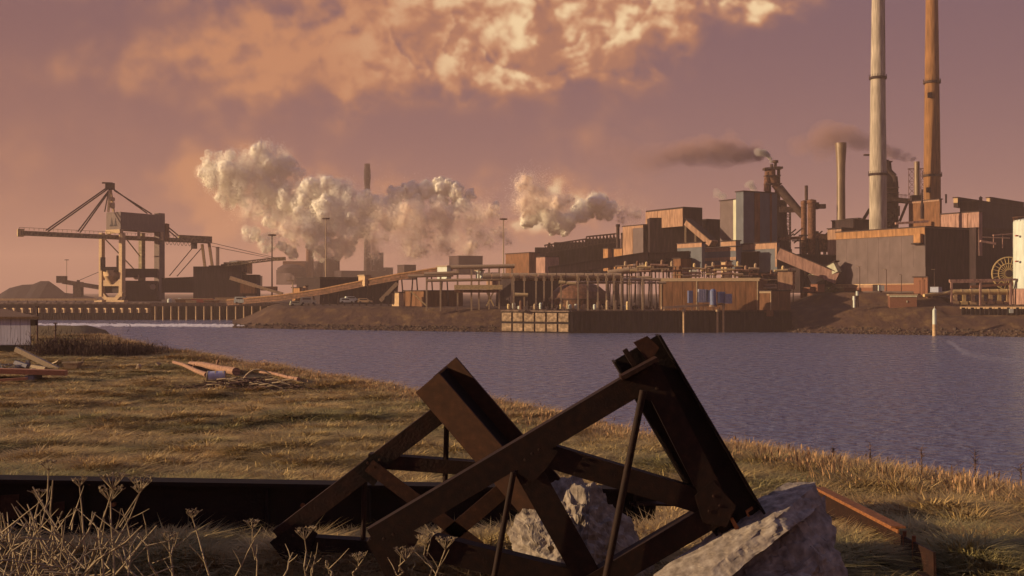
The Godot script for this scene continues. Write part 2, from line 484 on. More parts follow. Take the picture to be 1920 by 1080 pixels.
func water_and_far_land() -> void:
	var s := Sh.new()
	s.quad(Vector3(-3500, 0, 200), Vector3(3500, 0, 200), Vector3(3500, 0, -3900), Vector3(-3500, 0, -3900))
	ground("canal_water", s, M.water)
	s = Sh.new()
	s.quad(Vector3(-3500, 5.3, -389.5), Vector3(3500, 5.3, -389.5), Vector3(3500, 5.3, -3800), Vector3(-3500, 5.3, -3800))
	ground("far_ground", s, M.earth)
	# the sloping bank: rows of (distance behind the water edge, height)
	var edge := [[437, 300], [480, 297], [600, 288], [800, 276], [940, 269], [1068, 268], [1430, 272], [1600, 258], [1760, 249], [1920, 240], [2300, 219], [2700, 200]]
	var st := SurfaceTool.new()
	st.begin(Mesh.PRIMITIVE_TRIANGLES)
	st.set_smooth_group(0)
	var rows := 15
	var px := 436.0
	var cols := 0
	while px < 2690:
		var dw := curve(edge, px)
		var grow := smoothstep(437, 530, px)
		var top1 := 5.9 * grow
		var up := smoothstep(1440, 1560, px)
		var t1 := lerpf(top1, 6.6, up)
		var t2 := lerpf(top1 + 0.1, 9.95, up)
		var low := smoothstep(1742, 1785, px)
		var prof := [[-6, -1.2], [0, 0.0], [1.5, 0.55], [4, lerpf(1.2, 1.5, up) * grow], [8, lerpf(2.6, 3.6, up) * grow], [11, lerpf(lerpf(3.7, 5.4, up), 4.3, low) * grow], [13.1, lerpf(lerpf(4.7, 6.1, up), 4.6, low) * grow], [14, lerpf(5.2, 6.3, up) * grow], [18, t1], [20, lerpf(lerpf(t1, 8.0, up), 6.6, low)], [22, lerpf(lerpf(t1, 9.4, up), 6.65, low)], [24, lerpf(t2, 6.7, low)], [60, t2], [110, t2], [400, t2]]
		for r in rows:
			var d: float = dw + prof[r][0]
			var v := Vector3((px - CX) / F * d, prof[r][1], -d)
			if r > 1 and r < 13:
				v.y += 0.22 * n_soft.get_noise_2d(v.x * 1.5, v.z * 2.5) * grow
			st.add_vertex(v)
		cols += 1
		px += 10.0
	for i in cols - 1:
		for r in rows - 1:
			var a := i * rows + r
			for q in [a, a + rows, a + 1, a + 1, a + rows, a + rows + 1]:
				st.add_index(q)
	st.generate_normals()
	put(self, "far_bank", st.commit(), M.earth).set_meta("kind", "structure")
	# riprap along the waterline
	var base := rock_mesh(5, 1.0, 0.3)
	var pts := []
	for i in 1500:
		var q := rng.randf_range(437, 1960)
		if q > 930 and q < 1440:
			continue
		var dw := curve(edge, q) + rng.randf_range(-0.6, 4.5) * (1.0 if q > 1430 else 0.8)
		var sc := rng.randf_range(0.13, 0.36) * (1.0 if rng.randf() < 0.9 else 1.5)
		var b := Basis.from_euler(Vector3(rng.randf() * 6, rng.randf() * 6, rng.randf() * 6)).scaled(Vector3(sc, sc * 0.7, sc))
		var t := dw - curve(edge, q)
		var v := rng.randf_range(0.6, 1.5)
		pts.append([Transform3D(b, Vector3(X(q, dw), 0.1 + maxf(t, 0) * 0.33, -dw)), Color(v, v * 0.95, v * 0.88)])
	scatter("riprap", base, M.bank_stone, pts)
	# broken water streaming round the end of the spit, and the wake by the mooring post
	s = Sh.new()
	for i in 2600:
		var t := rng.randf()
		var qx := lerpf(455, 60, pow(t, 1.3))
		var q := W(qx, 606, 330)
		var dd := lerpf(303, 322, pow(rng.randf(), 1.0)) + 18 * t + rng.randf_range(-2, 2) * (1 + 3 * t)
		if rng.randf() < t * 0.75:
			continue
		var c := Vector3(X(qx, dd), 0.03 + rng.randf() * 0.3 * (1 - t), -dd)
		var l := rng.randf_range(0.3, 1.6) * (0.6 + t)
		s.quad(c, c + Vector3(l, 0, 0.1), c + Vector3(l * 0.9, rng.randf_range(0.02, 0.35) * (1 - 0.6 * t), -0.5), c + Vector3(0.1, rng.randf_range(0.0, 0.2), -0.6))
	var fo := ground("canal_foam", s, M.foam)
	fo.set_meta("kind", "stuff")
	s = Sh.new()
	for i in 800:
		var t := rng.randf()
		var qx := 1775 + 8 * sin(t * 9) + 170 * t * t
		var qy := 640 + 46 * t + rng.randfn() * 3.0 * (0.5 + t)
		if rng.randf() < 0.3:
			qx = 1780 + 150 * rng.randf()
			qy = 640 + rng.randfn() * 4.0
		var dd := EYE * F / (qy - HY)
		var c := Vector3(X(qx, dd), 0.02, -dd)
		var l := rng.randf_range(0.15, 0.8)
		s.quad(c, c + Vector3(l, 0, 0), c + Vector3(l, 0.03, -0.12), c + Vector3(0, 0.02, -0.12))
	fo = ground("wake_foam", s, M.wake_foam)
	fo.set_meta("kind", "stuff")

func scatter(called: String, mesh: Mesh, m: Material, pts: Array) -> MultiMeshInstance3D:
	var mm := MultiMesh.new()
	mm.transform_format = MultiMesh.TRANSFORM_3D
	mm.use_colors = true
	mm.mesh = mesh
	mm.instance_count = pts.size()
	for i in pts.size():
		mm.set_instance_transform(i, pts[i][0])
		mm.set_instance_color(i, pts[i][1])
	var o := MultiMeshInstance3D.new()
	o.name = numbered(called)
	o.multimesh = mm
	o.material_override = m
	o.set_meta("kind", "stuff")
	add_child(o, true)
	return o


# ------------------------------------------------------------------ rocks
func rock_mesh(seed_: int, size: float, rough: float) -> ArrayMesh:
	var planes := []
	var r := RandomNumberGenerator.new()
	r.seed = seed_
	for i in 14:
		planes.append([Vector3(r.randfn(), r.randfn(), r.randfn()).normalized(), size * r.randf_range(0.6, 1.0)])
	return poly_rock(planes, 5, rough * 0.1, seed_)

func poly_rock(planes: Array, div: int, rough: float, seed_: int, freq := 3.0) -> ArrayMesh:
	var f := FastNoiseLite.new()
	f.seed = seed_
	f.frequency = freq
	f.fractal_octaves = 4
	f.fractal_gain = 0.6
	var st := SurfaceTool.new()
	st.begin(Mesh.PRIMITIVE_TRIANGLES)
	st.set_smooth_group(-1 if div < 12 else 0)
	var axes := [[Vector3.RIGHT, Vector3.UP, Vector3.BACK], [Vector3.LEFT, Vector3.UP, Vector3.FORWARD], [Vector3.UP, Vector3.BACK, Vector3.RIGHT], [Vector3.DOWN, Vector3.FORWARD, Vector3.RIGHT], [Vector3.BACK, Vector3.UP, Vector3.LEFT], [Vector3.FORWARD, Vector3.UP, Vector3.RIGHT]]
	for a in axes:
		var grid := []
		for i in div + 1:
			for j in div + 1:
				var u := tan((2.0 * i / div - 1.0) * PI / 4)
				var v := tan((2.0 * j / div - 1.0) * PI / 4)
				var dir: Vector3 = (a[0] + a[1] * u + a[2] * v).normalized()
				var r := 1e9
				for p in planes:
					var k: float = dir.dot(p[0])
					if k > 0.02:
						r = minf(r, p[1] / k)
				var q := dir * r
				var n := f.get_noise_3dv(q)
				q += dir * (n * rough - absf(f.get_noise_3dv(q * 2.3 + Vector3.ONE * 7)) * rough * 0.8)
				grid.append(q)
		for i in div:
			for j in div:
				var k := i * (div + 1) + j
				for q in [k, k + 1, k + div + 1, k + 1, k + div + 2, k + div + 1]:
					st.add_vertex(grid[q])
	st.index()
	st.generate_normals()
	return st.commit()

func facet_rock(called: String, label: String, pts: Array, faces: Array, m: Material, seed_: int, rough: float) -> Node3D:
	var c := Vector3.ZERO
	for q in pts:
		c += W(q[0], q[1], q[2]) / pts.size()
	var t := thing(called, label, "rock", c)
	facet_part(t, "rock_body", pts, faces, m, seed_, rough)
	return t

func facet_part(t: Node3D, called: String, pts: Array, faces: Array, m: Material, seed_: int, rough: float) -> void:
	var f := FastNoiseLite.new()
	f.seed = seed_
	f.frequency = 2.0
	f.fractal_octaves = 5
	f.fractal_gain = 0.45
	var v := pts.map(func(q): return W(q[0], q[1], q[2]))
	var c := Vector3.ZERO
	for q in v:
		c += q / v.size()
	var s := sh()
	var bend := func(q: Vector3) -> Vector3:
		var n := f.get_noise_3dv(q)
		var n2 := absf(f.get_noise_3dv(q * 1.9 + Vector3(3, 9, 1)))
		var n3 := f.get_noise_3dv(q * 6.0)
		return q + (q - c).normalized() * (n * 1.1 - maxf(n2 - 0.2, 0.0) * 1.6 + n3 * 0.42) * rough * 1.5
	for fc in faces:
		for i in range(1, fc.size() - 1):
			var a: Vector3 = v[fc[0]]
			var b: Vector3 = v[fc[i]]
			var e: Vector3 = v[fc[i + 1]]
			var k := clampi(int(maxf(maxf(a.distance_to(b), b.distance_to(e)), a.distance_to(e)) / 0.028), 2, 30)
			var grid := []
			for y in k + 1:
				for x in k + 1 - y:
					grid.append(bend.call(a + (b - a) * x / k + (e - a) * y / k))
			var row := 0
			for y in k:
				var w := k + 1 - y
				for x in w - 1:
					s.tri(grid[row + x], grid[row + x + 1], grid[row + w + x])
					if x < w - 2:
						s.tri(grid[row + x + 1], grid[row + w + x + 1], grid[row + w + x])
				row += w
	part(t, called, s, m)


# ------------------------------------------------------------------ buildings
class Bld:
	var root: Node3D
	var c: Vector3
	var l: Vector3
	var r: Vector3
	var ll: float
	var lr: float
	var h: float

func bld(called: String, label: String, xl: float, xc: float, xr: float, yt: float, yb: float, d: float, wall: Material, a := 60.0, roof: Material = null, category := "building") -> Bld:
	var b := Bld.new()
	var base := W(xc, yb, d)
	var ca := cos(deg_to_rad(a))
	var sa := sin(deg_to_rad(a))
	b.c = base
	b.l = Vector3(-ca, 0, -sa)
	b.r = Vector3(sa, 0, -ca)
	var tl := (xl - CX) / F
	var tr := (xr - CX) / F
	b.ll = (base.x - tl * d) / (ca + tl * sa)
	b.lr = (tr * d - base.x) / maxf(sa - tr * ca, 0.12)
	b.h = Y(yt, d) - base.y
	b.root = thing(called, label, category, base)
	var s := sh()
	var p := [base, base + b.r * b.lr, base + b.r * b.lr + b.l * b.ll, base + b.l * b.ll]
	s.prism(p.map(func(v): return Vector2(v.x, v.z)), base.y - 1.5, base.y + b.h)
	part(b.root, "wall", s, wall)
	s = sh()
	var e := 0.25
	var q := [base - b.r * e - b.l * e, base + b.r * (b.lr + e) - b.l * e, base + b.r * (b.lr + e) + b.l * (b.ll + e), base - b.r * e + b.l * (b.ll + e)]
	s.prism(q.map(func(v): return Vector2(v.x, v.z)), base.y + b.h, base.y + b.h + 0.3)
	part(b.root, "roof", s, roof if roof else M.dark_roof)
	return b

func band(b: Bld, called: String, face: String, u0: float, u1: float, v0: float, v1: float, m: Material, proud := 0.08, label := "") -> void:   # fractions of a face
	var ax := b.l if face == "l" else b.r
	var out := -b.r if face == "l" else -b.l
	var ln := b.ll if face == "l" else b.lr
	org = b.root.position
	var s := sh()
	var c := b.c + ax * ln * (u0 + u1) / 2 + Vector3.UP * b.h * (v0 + v1) / 2 + out * proud / 2
	s.frame(c, ax * ln * (u1 - u0) / 2, Vector3.UP * b.h * (v1 - v0) / 2, out * (proud / 2 + 0.01))
	part(b.root, called, s, m, label)

# an inclined or level gallery (closed conveyor) between two points, square in section
func gallery(called: String, label: String, a: Vector3, b: Vector3, w: float, h: float, side: Material, legs: Array, group := "") -> Node3D:
	var t := thing(called, label, "conveyor", Vector3((a.x + b.x) / 2, minf(a.y, b.y) - h / 2, (a.z + b.z) / 2), group)
	var s := sh()
	s.beam(a, b, w, h)
	part(t, "gallery_casing", s, side)
	s = sh()
	var up := Vector3.UP * (h / 2 + 0.13)
	s.beam(a + up, b + up, w + 0.5, 0.22)
	part(t, "roof", s, M.dark_roof)
	for k in legs:
		var p := a.lerp(b, k[0])
		s = sh()
		for q in [-1, 1]:
			s.beam(Vector3(p.x + q * w * 0.35, k[1], p.z), Vector3(p.x + q * w * 0.2, p.y - h / 2, p.z), 0.35, 0.35)
		s.beam(Vector3(p.x - w * 0.3, (p.y + k[1]) / 2, p.z), Vector3(p.x + w * 0.3, (p.y + k[1]) / 2, p.z), 0.25, 0.25)
		part(t, "trestle", s, M.far_steel)
	return t

func lattice(s: Sh, a: Vector3, b: Vector3, w: float, h: float, bays: int, r: float) -> void:
	var d := (b - a).normalized()
	var sd := d.cross(Vector3.UP)
	if sd.length() < 0.05:
		sd = Vector3.RIGHT
	sd = sd.normalized()
	var u := sd.cross(d).normalized()
	var cs := [sd * w / 2 + u * h / 2, -sd * w / 2 + u * h / 2, -sd * w / 2 - u * h / 2, sd * w / 2 - u * h / 2]
	for c in cs:
		s.beam(a + c, b + c, r, r)
	for i in bays:
		var p := a.lerp(b, float(i) / bays)
		var q := a.lerp(b, float(i + 1) / bays)
		for k in 4:
			var c0: Vector3 = cs[k]
			var c1: Vector3 = cs[(k + 1) % 4]
			s.beam(p + c0, q + c1, r * 0.7, r * 0.7)
			s.beam(q + c0, q + c1, r * 0.7, r * 0.7)


# ------------------------------------------------------------------ steam and smoke: soft clouds of thousands of tiny drops' worth of surface
func plume(called: String, label: String, blobs: Array, d: float, m: Material, flakes: int, size: float, fluff: int, wisp: float, category := "steam plume") -> void:
	var r := RandomNumberGenerator.new()
	r.seed = hash(called + label)
	var balls := []      # centre, radius, weight
	var c0 := Vector3.ZERO
	for b in blobs:
		var c := W(b[0], b[1], d + r.randf_range(-0.4, 0.4) * b[2] / F * d)
		var rad: float = b[2] / F * d
		var wt: float = b[3] if b.size() > 3 else 1.0
		c0 += c / blobs.size()
		balls.append([c, rad * 0.9, wt, c])
		for i in fluff:
			var dir := Vector3(r.randfn(), r.randfn(), r.randfn()).normalized()
			var q := c + dir * rad * 0.72
			var rr := rad * r.randf_range(0.26, 0.5)
			balls.append([q, rr, wt, c])
			for j in 5:
				var dir2 := (Vector3(r.randfn(), r.randfn(), r.randfn()).normalized() + dir * 0.5).normalized()
				balls.append([q + dir2 * rr * 0.8, rr * r.randf_range(0.25, 0.5), wt, c])
	var total := 0.0
	for b in balls:
		total += b[1] * b[1] * b[2]
	var p := PackedVector3Array()
	var nn := PackedVector3Array()
	var f := FastNoiseLite.new()
	f.seed = r.randi()
	f.frequency = 0.035
	f.fractal_octaves = 4
	for b in balls:
		var k := int(flakes * b[1] * b[1] * b[2] / total)
		var c: Vector3 = b[0]
		for i in k:
			var dir := Vector3(r.randfn(), r.randfn(), r.randfn()).normalized()
			var q: Vector3
			if wisp > 0:
				q = c + dir * b[1] * absf(r.randfn()) * 0.95
				if f.get_noise_3dv(q) < r.randf_range(-0.8, 0.15) * wisp:
					continue
			else:
				var rr: float = 0.86 + 0.12 * r.randfn() if r.randf() < 0.84 else 1.0 + 0.17 * r.randfn()
				q = c + dir * b[1] * rr * (1.0 + 0.35 * f.get_noise_3dv(dir * b[1] * 2.0 + c))
			dir = (dir * 0.55 + (q - b[3]).normalized() * 0.45).normalized()
			var n := (dir + Vector3(r.randfn(), r.randfn(), r.randfn()) * 0.3).normalized()
			var e := n.cross(Vector3(r.randfn(), r.randfn(), r.randfn())).normalized()
			var g := n.cross(e)
			var sz := size * r.randf_range(0.6, 1.3)
			p.append(q + e * sz - c0)
			p.append(q - e * sz * 0.5 - g * sz * 0.87 - c0)
			p.append(q - e * sz * 0.5 + g * sz * 0.87 - c0)
			for j in 3:
				nn.append(dir)
	var arr := []
	arr.resize(Mesh.ARRAY_MAX)
	arr[Mesh.ARRAY_VERTEX] = p
	arr[Mesh.ARRAY_NORMAL] = nn
	var mesh := ArrayMesh.new()
	mesh.add_surface_from_arrays(Mesh.PRIMITIVE_TRIANGLES, arr)
	var o := put(self, called, mesh, m, label)
	o.position = c0
	o.set_meta("category", category)


# thin steam or smoke: a bank of overlapping soft fog bodies, each with its own size and density
func mist(called: String, label: String, blobs: Array, d: float, kind: String, category := "steam plume") -> void:
	var r := RandomNumberGenerator.new()
	r.seed = hash(label)
	var c0 := Vector3.ZERO
	for b in blobs:
		c0 += W(b[0], b[1], d) / blobs.size()
	var t := thing(called, label, category, c0)
	for b in blobs:
		var rad: float = b[2] / F * d
		if kind == "smoke":
			rad *= 1.3
		var wt: float = b[3] if b.size() > 3 else 1.0
		var m := FogMaterial.new()
		m.albedo = (Color(0.80, 0.47, 0.38) if kind == "smoke" else Color(1.0, 0.86, 0.76)).linear_to_srgb()
		m.density = wt * (0.15 if kind == "smoke" else 0.5) / rad
		for i in 3:
			var f := FogVolume.new()
			f.name = "puff" if t.get_child_count() == 0 else "puff_%03d" % t.get_child_count()
			f.shape = RenderingServer.FOG_VOLUME_SHAPE_ELLIPSOID
			var k: float = [1.9, 1.3, 0.9][i] * rad
			f.size = Vector3(k * r.randf_range(1.0, 1.5), k * r.randf_range(0.75, 1.1), k)
			f.material = m
			t.add_child(f)
			f.position = W(b[0], b[1], d) - c0 + Vector3(r.randfn(), r.randfn() * 0.8, r.randfn()) * rad * 0.3 * i
			f.rotation = Vector3(0, 0, r.randfn() * 0.4)


func _ready() -> void:
	rng.seed = 20
	n_soft.seed = 8
	n_soft.frequency = 0.09
	n_soft.fractal_octaves = 3
	n_bump.seed = 9
	n_bump.frequency = 0.55
	n_bump.fractal_octaves = 4
	var cam := Camera3D.new()
	cam.name = "camera"
	cam.fov = 30.0
	cam.near = 0.1
	cam.far = 9000
	add_child(cam)
	cam.position = Vector3(0, EYE, 0)
	cam.rotation.x = atan((HY - 540.0) / F)
	cam.current = true
	var env := Environment.new()
	env.background_mode = Environment.BG_SKY
	env.sky = Sky.new()
	env.sky.sky_material = make_sky()
	env.tonemap_mode = Environment.TONE_MAPPER_LINEAR
	env.tonemap_exposure = 1.6
	env.background_energy_multiplier = 1.0
	env.sdfgi_enabled = true
	env.ssao_enabled = true
	env.ssil_enabled = true
	env.fog_enabled = true
	env.fog_density = 0.00034
	env.volumetric_fog_enabled = true
	env.volumetric_fog_density = 0.0
	env.fog_light_color = Color(1.0, 0.84, 0.78)
	var we := WorldEnvironment.new()
	we.name = "environment"
	we.environment = env
	add_child(we)
	var sun := DirectionalLight3D.new()
	sun.name = "sun"
	sun.light_color = Color(1.0, 0.88, 0.70)
	sun.light_energy = 1.6
	sun.light_angular_distance = 0.5
	sun.shadow_enabled = true
	add_child(sun)
	var az := deg_to_rad(SUN_AZ)
	var el := deg_to_rad(SUN_EL)
	sun.look_at_from_position(Vector3(-sin(az) * cos(el), sin(el), cos(az) * cos(el)) * 100.0, Vector3.ZERO)
	materials()
	water_and_far_land()
	terrain_near()
	far_left()
	far_middle()
	yard_frames()
	plant()
	plant_right()
	steam()
	near_things()
	trusses()
	vegetation()


# ------------------------------------------------------------------ far shore, left: quay, crane, stockpile
func far_left() -> void:
	# quay wall with its row of fender pads
	var t := thing("quay_wall", "long dark quay wall with tan fender pads under the big crane", "quay wall", Vector3(X(140, 388), 0, -388))
	var s := sh()
	s.box(Vector3((X(-320, 388) + X(284, 388)) / 2, 2.0, -392), Vector3(X(284, 388) - X(-320, 388), 7.4, 8))
	part(t, "wall_body", s, M.dark_quay)
	s = sh()
	s.box(Vector3((X(-320, 388) + X(284, 388)) / 2, 6.05, -391.5), Vector3(X(284, 388) - X(-320, 388), 0.7, 8.6))
	part(t, "coping", s, M.concrete_quay)
	var first: Mesh = null
	var q0 := Vector3.ZERO
	for i in 21:
		var px := -38.0 + i * 15.6
		s = Sh.new()
		var h := 0.85
		s.hexa([Vector3(-0.75, -h, 0), Vector3(0.75, -h, 0), Vector3(0.75, -h, 0.25), Vector3(0.5, -h, 1.0), Vector3(-0.75, h, 0), Vector3(0.75, h, 0), Vector3(0.75, h, 0.25), Vector3(0.5, h, 1.0)])
		if first == null:
			first = s.mesh()
		var o := put(t, "fender_pad", first, M.crane_pale)
		o.position = Vector3(X(px, 387), Y(582, 387), -387.9) - t.position
	s = sh()
	var x := X(-320, 388)
	while x < X(284, 388):
		s.box(Vector3(x, 0.9, -387.7), Vector3(0.55, 3.2, 0.6))
		x += 1.15
	part(t, "sheet_pile", s, M.sheet_pile).set_meta("kind", "stuff")
	# ledge rail along the quay at the left
	t = thing("crash_barrier", "long pale barrier running along the quay left of the crane", "barrier", Vector3(X(90, 392), 6.4, -392))
	s = sh()
	s.box(Vector3((X(-300, 392) + X(182, 392)) / 2, 7.35, -392), Vector3(X(182, 392) - X(-300, 392), 0.75, 0.4))
	part(t, "rail", s, M.crane_pale)
	for i in 26:
		s = sh()
		s.box(Vector3(X(-290 + i * 18, 392.3), 6.7, -392.3), Vector3(0.3, 0.7, 0.3))
		part(t, "post", s, M.far_steel)
	# jetty on piles to the right of the quay
	t = thing("pile_jetty", "dark jetty on slender pale piles right of the crane", "jetty", Vector3(X(380, 386), 0, -390))
	s = sh()
	s.box(Vector3((X(284, 388) + X(560, 388)) / 2, 5.6, -391), Vector3(X(560, 388) - X(284, 388), 1.3, 7.8))
	part(t, "deck", s, M.dark_quay)
	for i in 17:
		s = sh()
		var px := 291.0 + i * 15.2 + rng.randf_range(-2, 2)
		s.tube(Vector3(X(px, 386.5), -1, -386.5), Vector3(X(px, 386.5), 4.95, -386.5), 0.3)
		part(t, "pile", s, M.crane_pale)
	s = sh()
	s.box(Vector3((X(284, 396) + X(560, 396)) / 2, 2.4, -396), Vector3(X(560, 396) - X(284, 396), 5, 1))
	part(t, "rear_wall", s, M.sheet_pile)
	crane()
	# coal heap
	t = thing("coal_heap", "dark flat-topped coal heap at the far left behind the quay", "coal heap", W(70, 556, 800))
	s = sh()
	var ridge := [[-40, 558], [0, 551], [18, 540], [42, 534], [62, 533], [76, 527], [92, 527], [108, 538], [122, 549], [150, 552], [178, 558]]
	for i in ridge.size() - 1:
		var a: Vector3 = W(ridge[i][0], ridge[i][1], 800)
		var b: Vector3 = W(ridge[i + 1][0], ridge[i + 1][1], 800)
		var a2 := Vector3(a.x, 5, -800 + (a.y - 5) * 1.4)
		var b2 := Vector3(b.x, 5, -800 + (b.y - 5) * 1.4)
		s.quad(a2, b2, b, a)
		s.quad(a, b, Vector3(b.x, 5, -800 - (b.y - 5) * 1.4), Vector3(a.x, 5, -800 - (a.y - 5) * 1.4))
	part(t, "heap_body", s, M.coal)
	# stacker boom left of the crane
	t = thing("stacker", "distant stacker with its boom pointing left beside the coal heap", "stacker", W(165, 560, 560))
	s = sh()
	s.beam(W(118, 528, 560), W(200, 541, 560), 2.4, 2.2)
	part(t, "boom", s, M.far_steel)
	s = sh()
	s.box(W(116, 524, 560), Vector3(4.6, 3.6, 3))
	part(t, "boom_head", s, M.far_steel)
	s = sh()
	s.box(W(147, 543, 562), Vector3(4, 8, 4))
	s.beam(W(147, 525, 562), W(147, 556, 562), 1.2, 1.2)
	part(t, "tower", s, M.far_steel)
	s = sh()
	s.tube(W(150, 525, 562), W(190, 508, 562), 0.15)
	part(t, "stay", s, M.cable)
	# second machine: a stacker-reclaimer with a long jib to the right
	t = thing("ship_loader", "low conveyor machine with a long slim jib pointing right", "ship loader", W(420, 570, 400))
	s = sh()
	lattice(s, W(425, 496, 400), W(512, 486, 400), 1.2, 0.9, 9, 0.28)
	s.beam(W(422, 499, 400), W(512, 488.5, 400), 1.0, 0.35)
	part(t, "jib", s, M.crane_olive)
	s = sh()
	s.beam(W(511, 486, 400), W(535, 485, 400), 1.4, 1.3)
	part(t, "jib_head", s, M.crane_olive)
	for k in [[396, 455, 519, 484], [398, 462, 512, 485]]:
		s = sh()
		s.tube(W(k[0], k[1], 424), W(k[2], k[3], 400), 0.1)
		part(t, "stay", s, M.cable)
	s = sh()
	s.box(W(440, 503, 402), Vector3(9, 3, 5))
	s.box(W(437, 494.5, 402), Vector3(6, 1, 4))
	part(t, "cabin", s, M.far_steel)
	s = sh()
	s.box(W(468, 503, 402), Vector3(1.6, 4.2, 2))
	s.box(W(456, 504, 402), Vector3(2.6, 3, 2))
	part(t, "counterweight", s, M.crane_pale)
	s = sh()
	s.box(W(412, 530, 402), Vector3(18, 12, 6))
	s.box(W(404, 508, 402), Vector3(4, 4, 4))
	s.box(W(455, 535, 404), Vector3(12, 8, 6))
	part(t, "machine_base", s, M.dark_cladding)
	s = sh()
	s.beam(W(432, 521, 396), W(480, 536, 396), 2.0, 1.3)
	s.beam(W(480, 536, 396), W(530, 551, 396), 2.0, 1.0)
	part(t, "chute", s, M.crane_pale)
	s = sh()
	s.box(W(466, 541, 397), Vector3(5.5, 3.6, 3))
	s.box(W(505, 541, 397), Vector3(5.5, 1.5, 3))
	part(t, "chute_hood", s, M.brown_cladding)
	s = sh()
	s.beam(W(306, 528, 410), W(400, 524, 410), 3, 2.6)
	s.beam(W(306, 540, 410), W(420, 540, 410), 3, 3.6)
	part(t, "yard_conveyor", s, M.dark_cladding)
	s = sh()
	s.beam(W(308, 522, 409), W(382, 521, 409), 1, 0.5)
	s.box(W(378, 515, 409), Vector3(3.5, 2.4, 2))
	part(t, "walkway", s, M.crane_pale)
	# light masts
	var i := 0
	for k in [[510, 442, 562, 470, "slender light mast with a ring head left of the steam"], [611, 411, 524, 520, "tall light mast in front of the brightest steam column"], [944, 412, 500, 500, "tall light mast left of the furnace buildings, above the pipe jetty"], [125, 488, 552, 900, "faint small light mast far behind the coal heap"]]:
		t = thing("light_mast", k[4], "light mast", W(k[0], k[2], k[3]), "light masts over the works")
		s = sh()
		var top := W(k[0], k[1], k[3])
		s.tube(Vector3(top.x, 5, top.z), top, 0.42 if k[3] < 800 else 0.35, 0.22)
		part(t, "pole", s, M.pale_steel if i != 0 else M.far_steel)
		s = sh()
		s.lathe(top, [Vector2(0, 0), Vector2(1.7, 0), Vector2(1.9, 0.35), Vector2(1.7, 0.6), Vector2(0, 0.7)], 12)
		part(t, "lamp_ring", s, M.far_steel)
		i += 1
	# the skyline in the haze
	var hz := 980.0
	var b: Bld
	b = bld("works_block", "hazy broad block with a domed roof left of the steam columns", 518, 552, 577, 505, 530, hz, M.far_mass)
	org = b.root.position
	s = sh()
	s.lathe(W(547, 505, hz - 3), [Vector2(13, -3), Vector2(13, 1), Vector2(8, 4), Vector2(0, 5)], 16)
	part(b.root, "dome_roof", s, M.far_mass)
	s = sh()
	s.box(W(553, 497, hz), Vector3(20, 7, 10))
	part(b.root, "roof_house", s, M.brown_cladding)
	bld("works_block", "hazy square block under the foot of the brightest steam", 584, 600, 611, 490, 530, hz, M.far_mass)
	bld("works_block", "hazy slim block right of the tall light mast", 622, 632, 637, 483, 530, hz, M.far_mass)
	bld("works_block", "hazy cubic block against the right side of the thin tall chimney", 692, 700, 719, 474, 530, 1000, M.dark_cladding)
	bld("works_block", "low hazy annex right of the cubic block by the thin chimney", 716, 725, 737, 502, 530, 1000, M.dark_cladding)
	bld("works_block", "low pale hazy block left of the domed block", 470, 480, 492, 518, 540, 900, M.far_mass)
	bld("works_block", "distant block behind the jib of the conveyor machine", 430, 445, 463, 489, 530, 900, M.blue_cladding)
	bld("works_hall", "long low hazy hall between the light mast and the thin chimney", 600, 640, 735, 508, 535, 960, M.dark_cladding)
	for k in [[581, 457, 515, 3.4, "rust_pipe", "short hazy orange chimney at the foot of the steam"], [618, 482, 512, 5.5, "far_steel", "stout hazy cooling stack beside the tall light mast"], [408, 463, 515, 1.6, "far_steel", "thin hazy stack behind the tail of the crane"]]:
		t = thing("chimney", k[5], "chimney", W(k[0], k[2], hz), "far chimneys in the haze")
		s = sh()
		var top := W(k[0], k[1], hz)
		s.lathe(Vector3(top.x, 5, top.z), [Vector2(k[3] * 1.15, 0), Vector2(k[3], top.y - 6), Vector2(k[3] * 1.1, top.y - 6), Vector2(k[3] * 1.1, top.y - 5), Vector2(0, top.y - 5)], 12)
		part(t, "shaft", s, M[k[4]])
	t = thing("tall_chimney", "thin tall dark chimney half hidden by the white steam", "chimney", W(688.5, 530, 1000))
	s = sh()
	var top := W(688.5, 307, 1000)
	s.lathe(Vector3(top.x, 4, top.z), [Vector2(3.4, 0), Vector2(3.1, 45), Vector2(2.7, top.y - 24), Vector2(2.7, top.y - 24)], 14)
	part(t, "shaft", s, M.far_steel)
	s = sh()
	s.lathe(Vector3(top.x, top.y - 20, top.z), [Vector2(2.7, 0), Vector2(3.2, 6), Vector2(3.1, 14), Vector2(2.6, 17), Vector2(2.6, 20), Vector2(0, 20)], 14)
	part(t, "crown", s, M.dark_cladding)


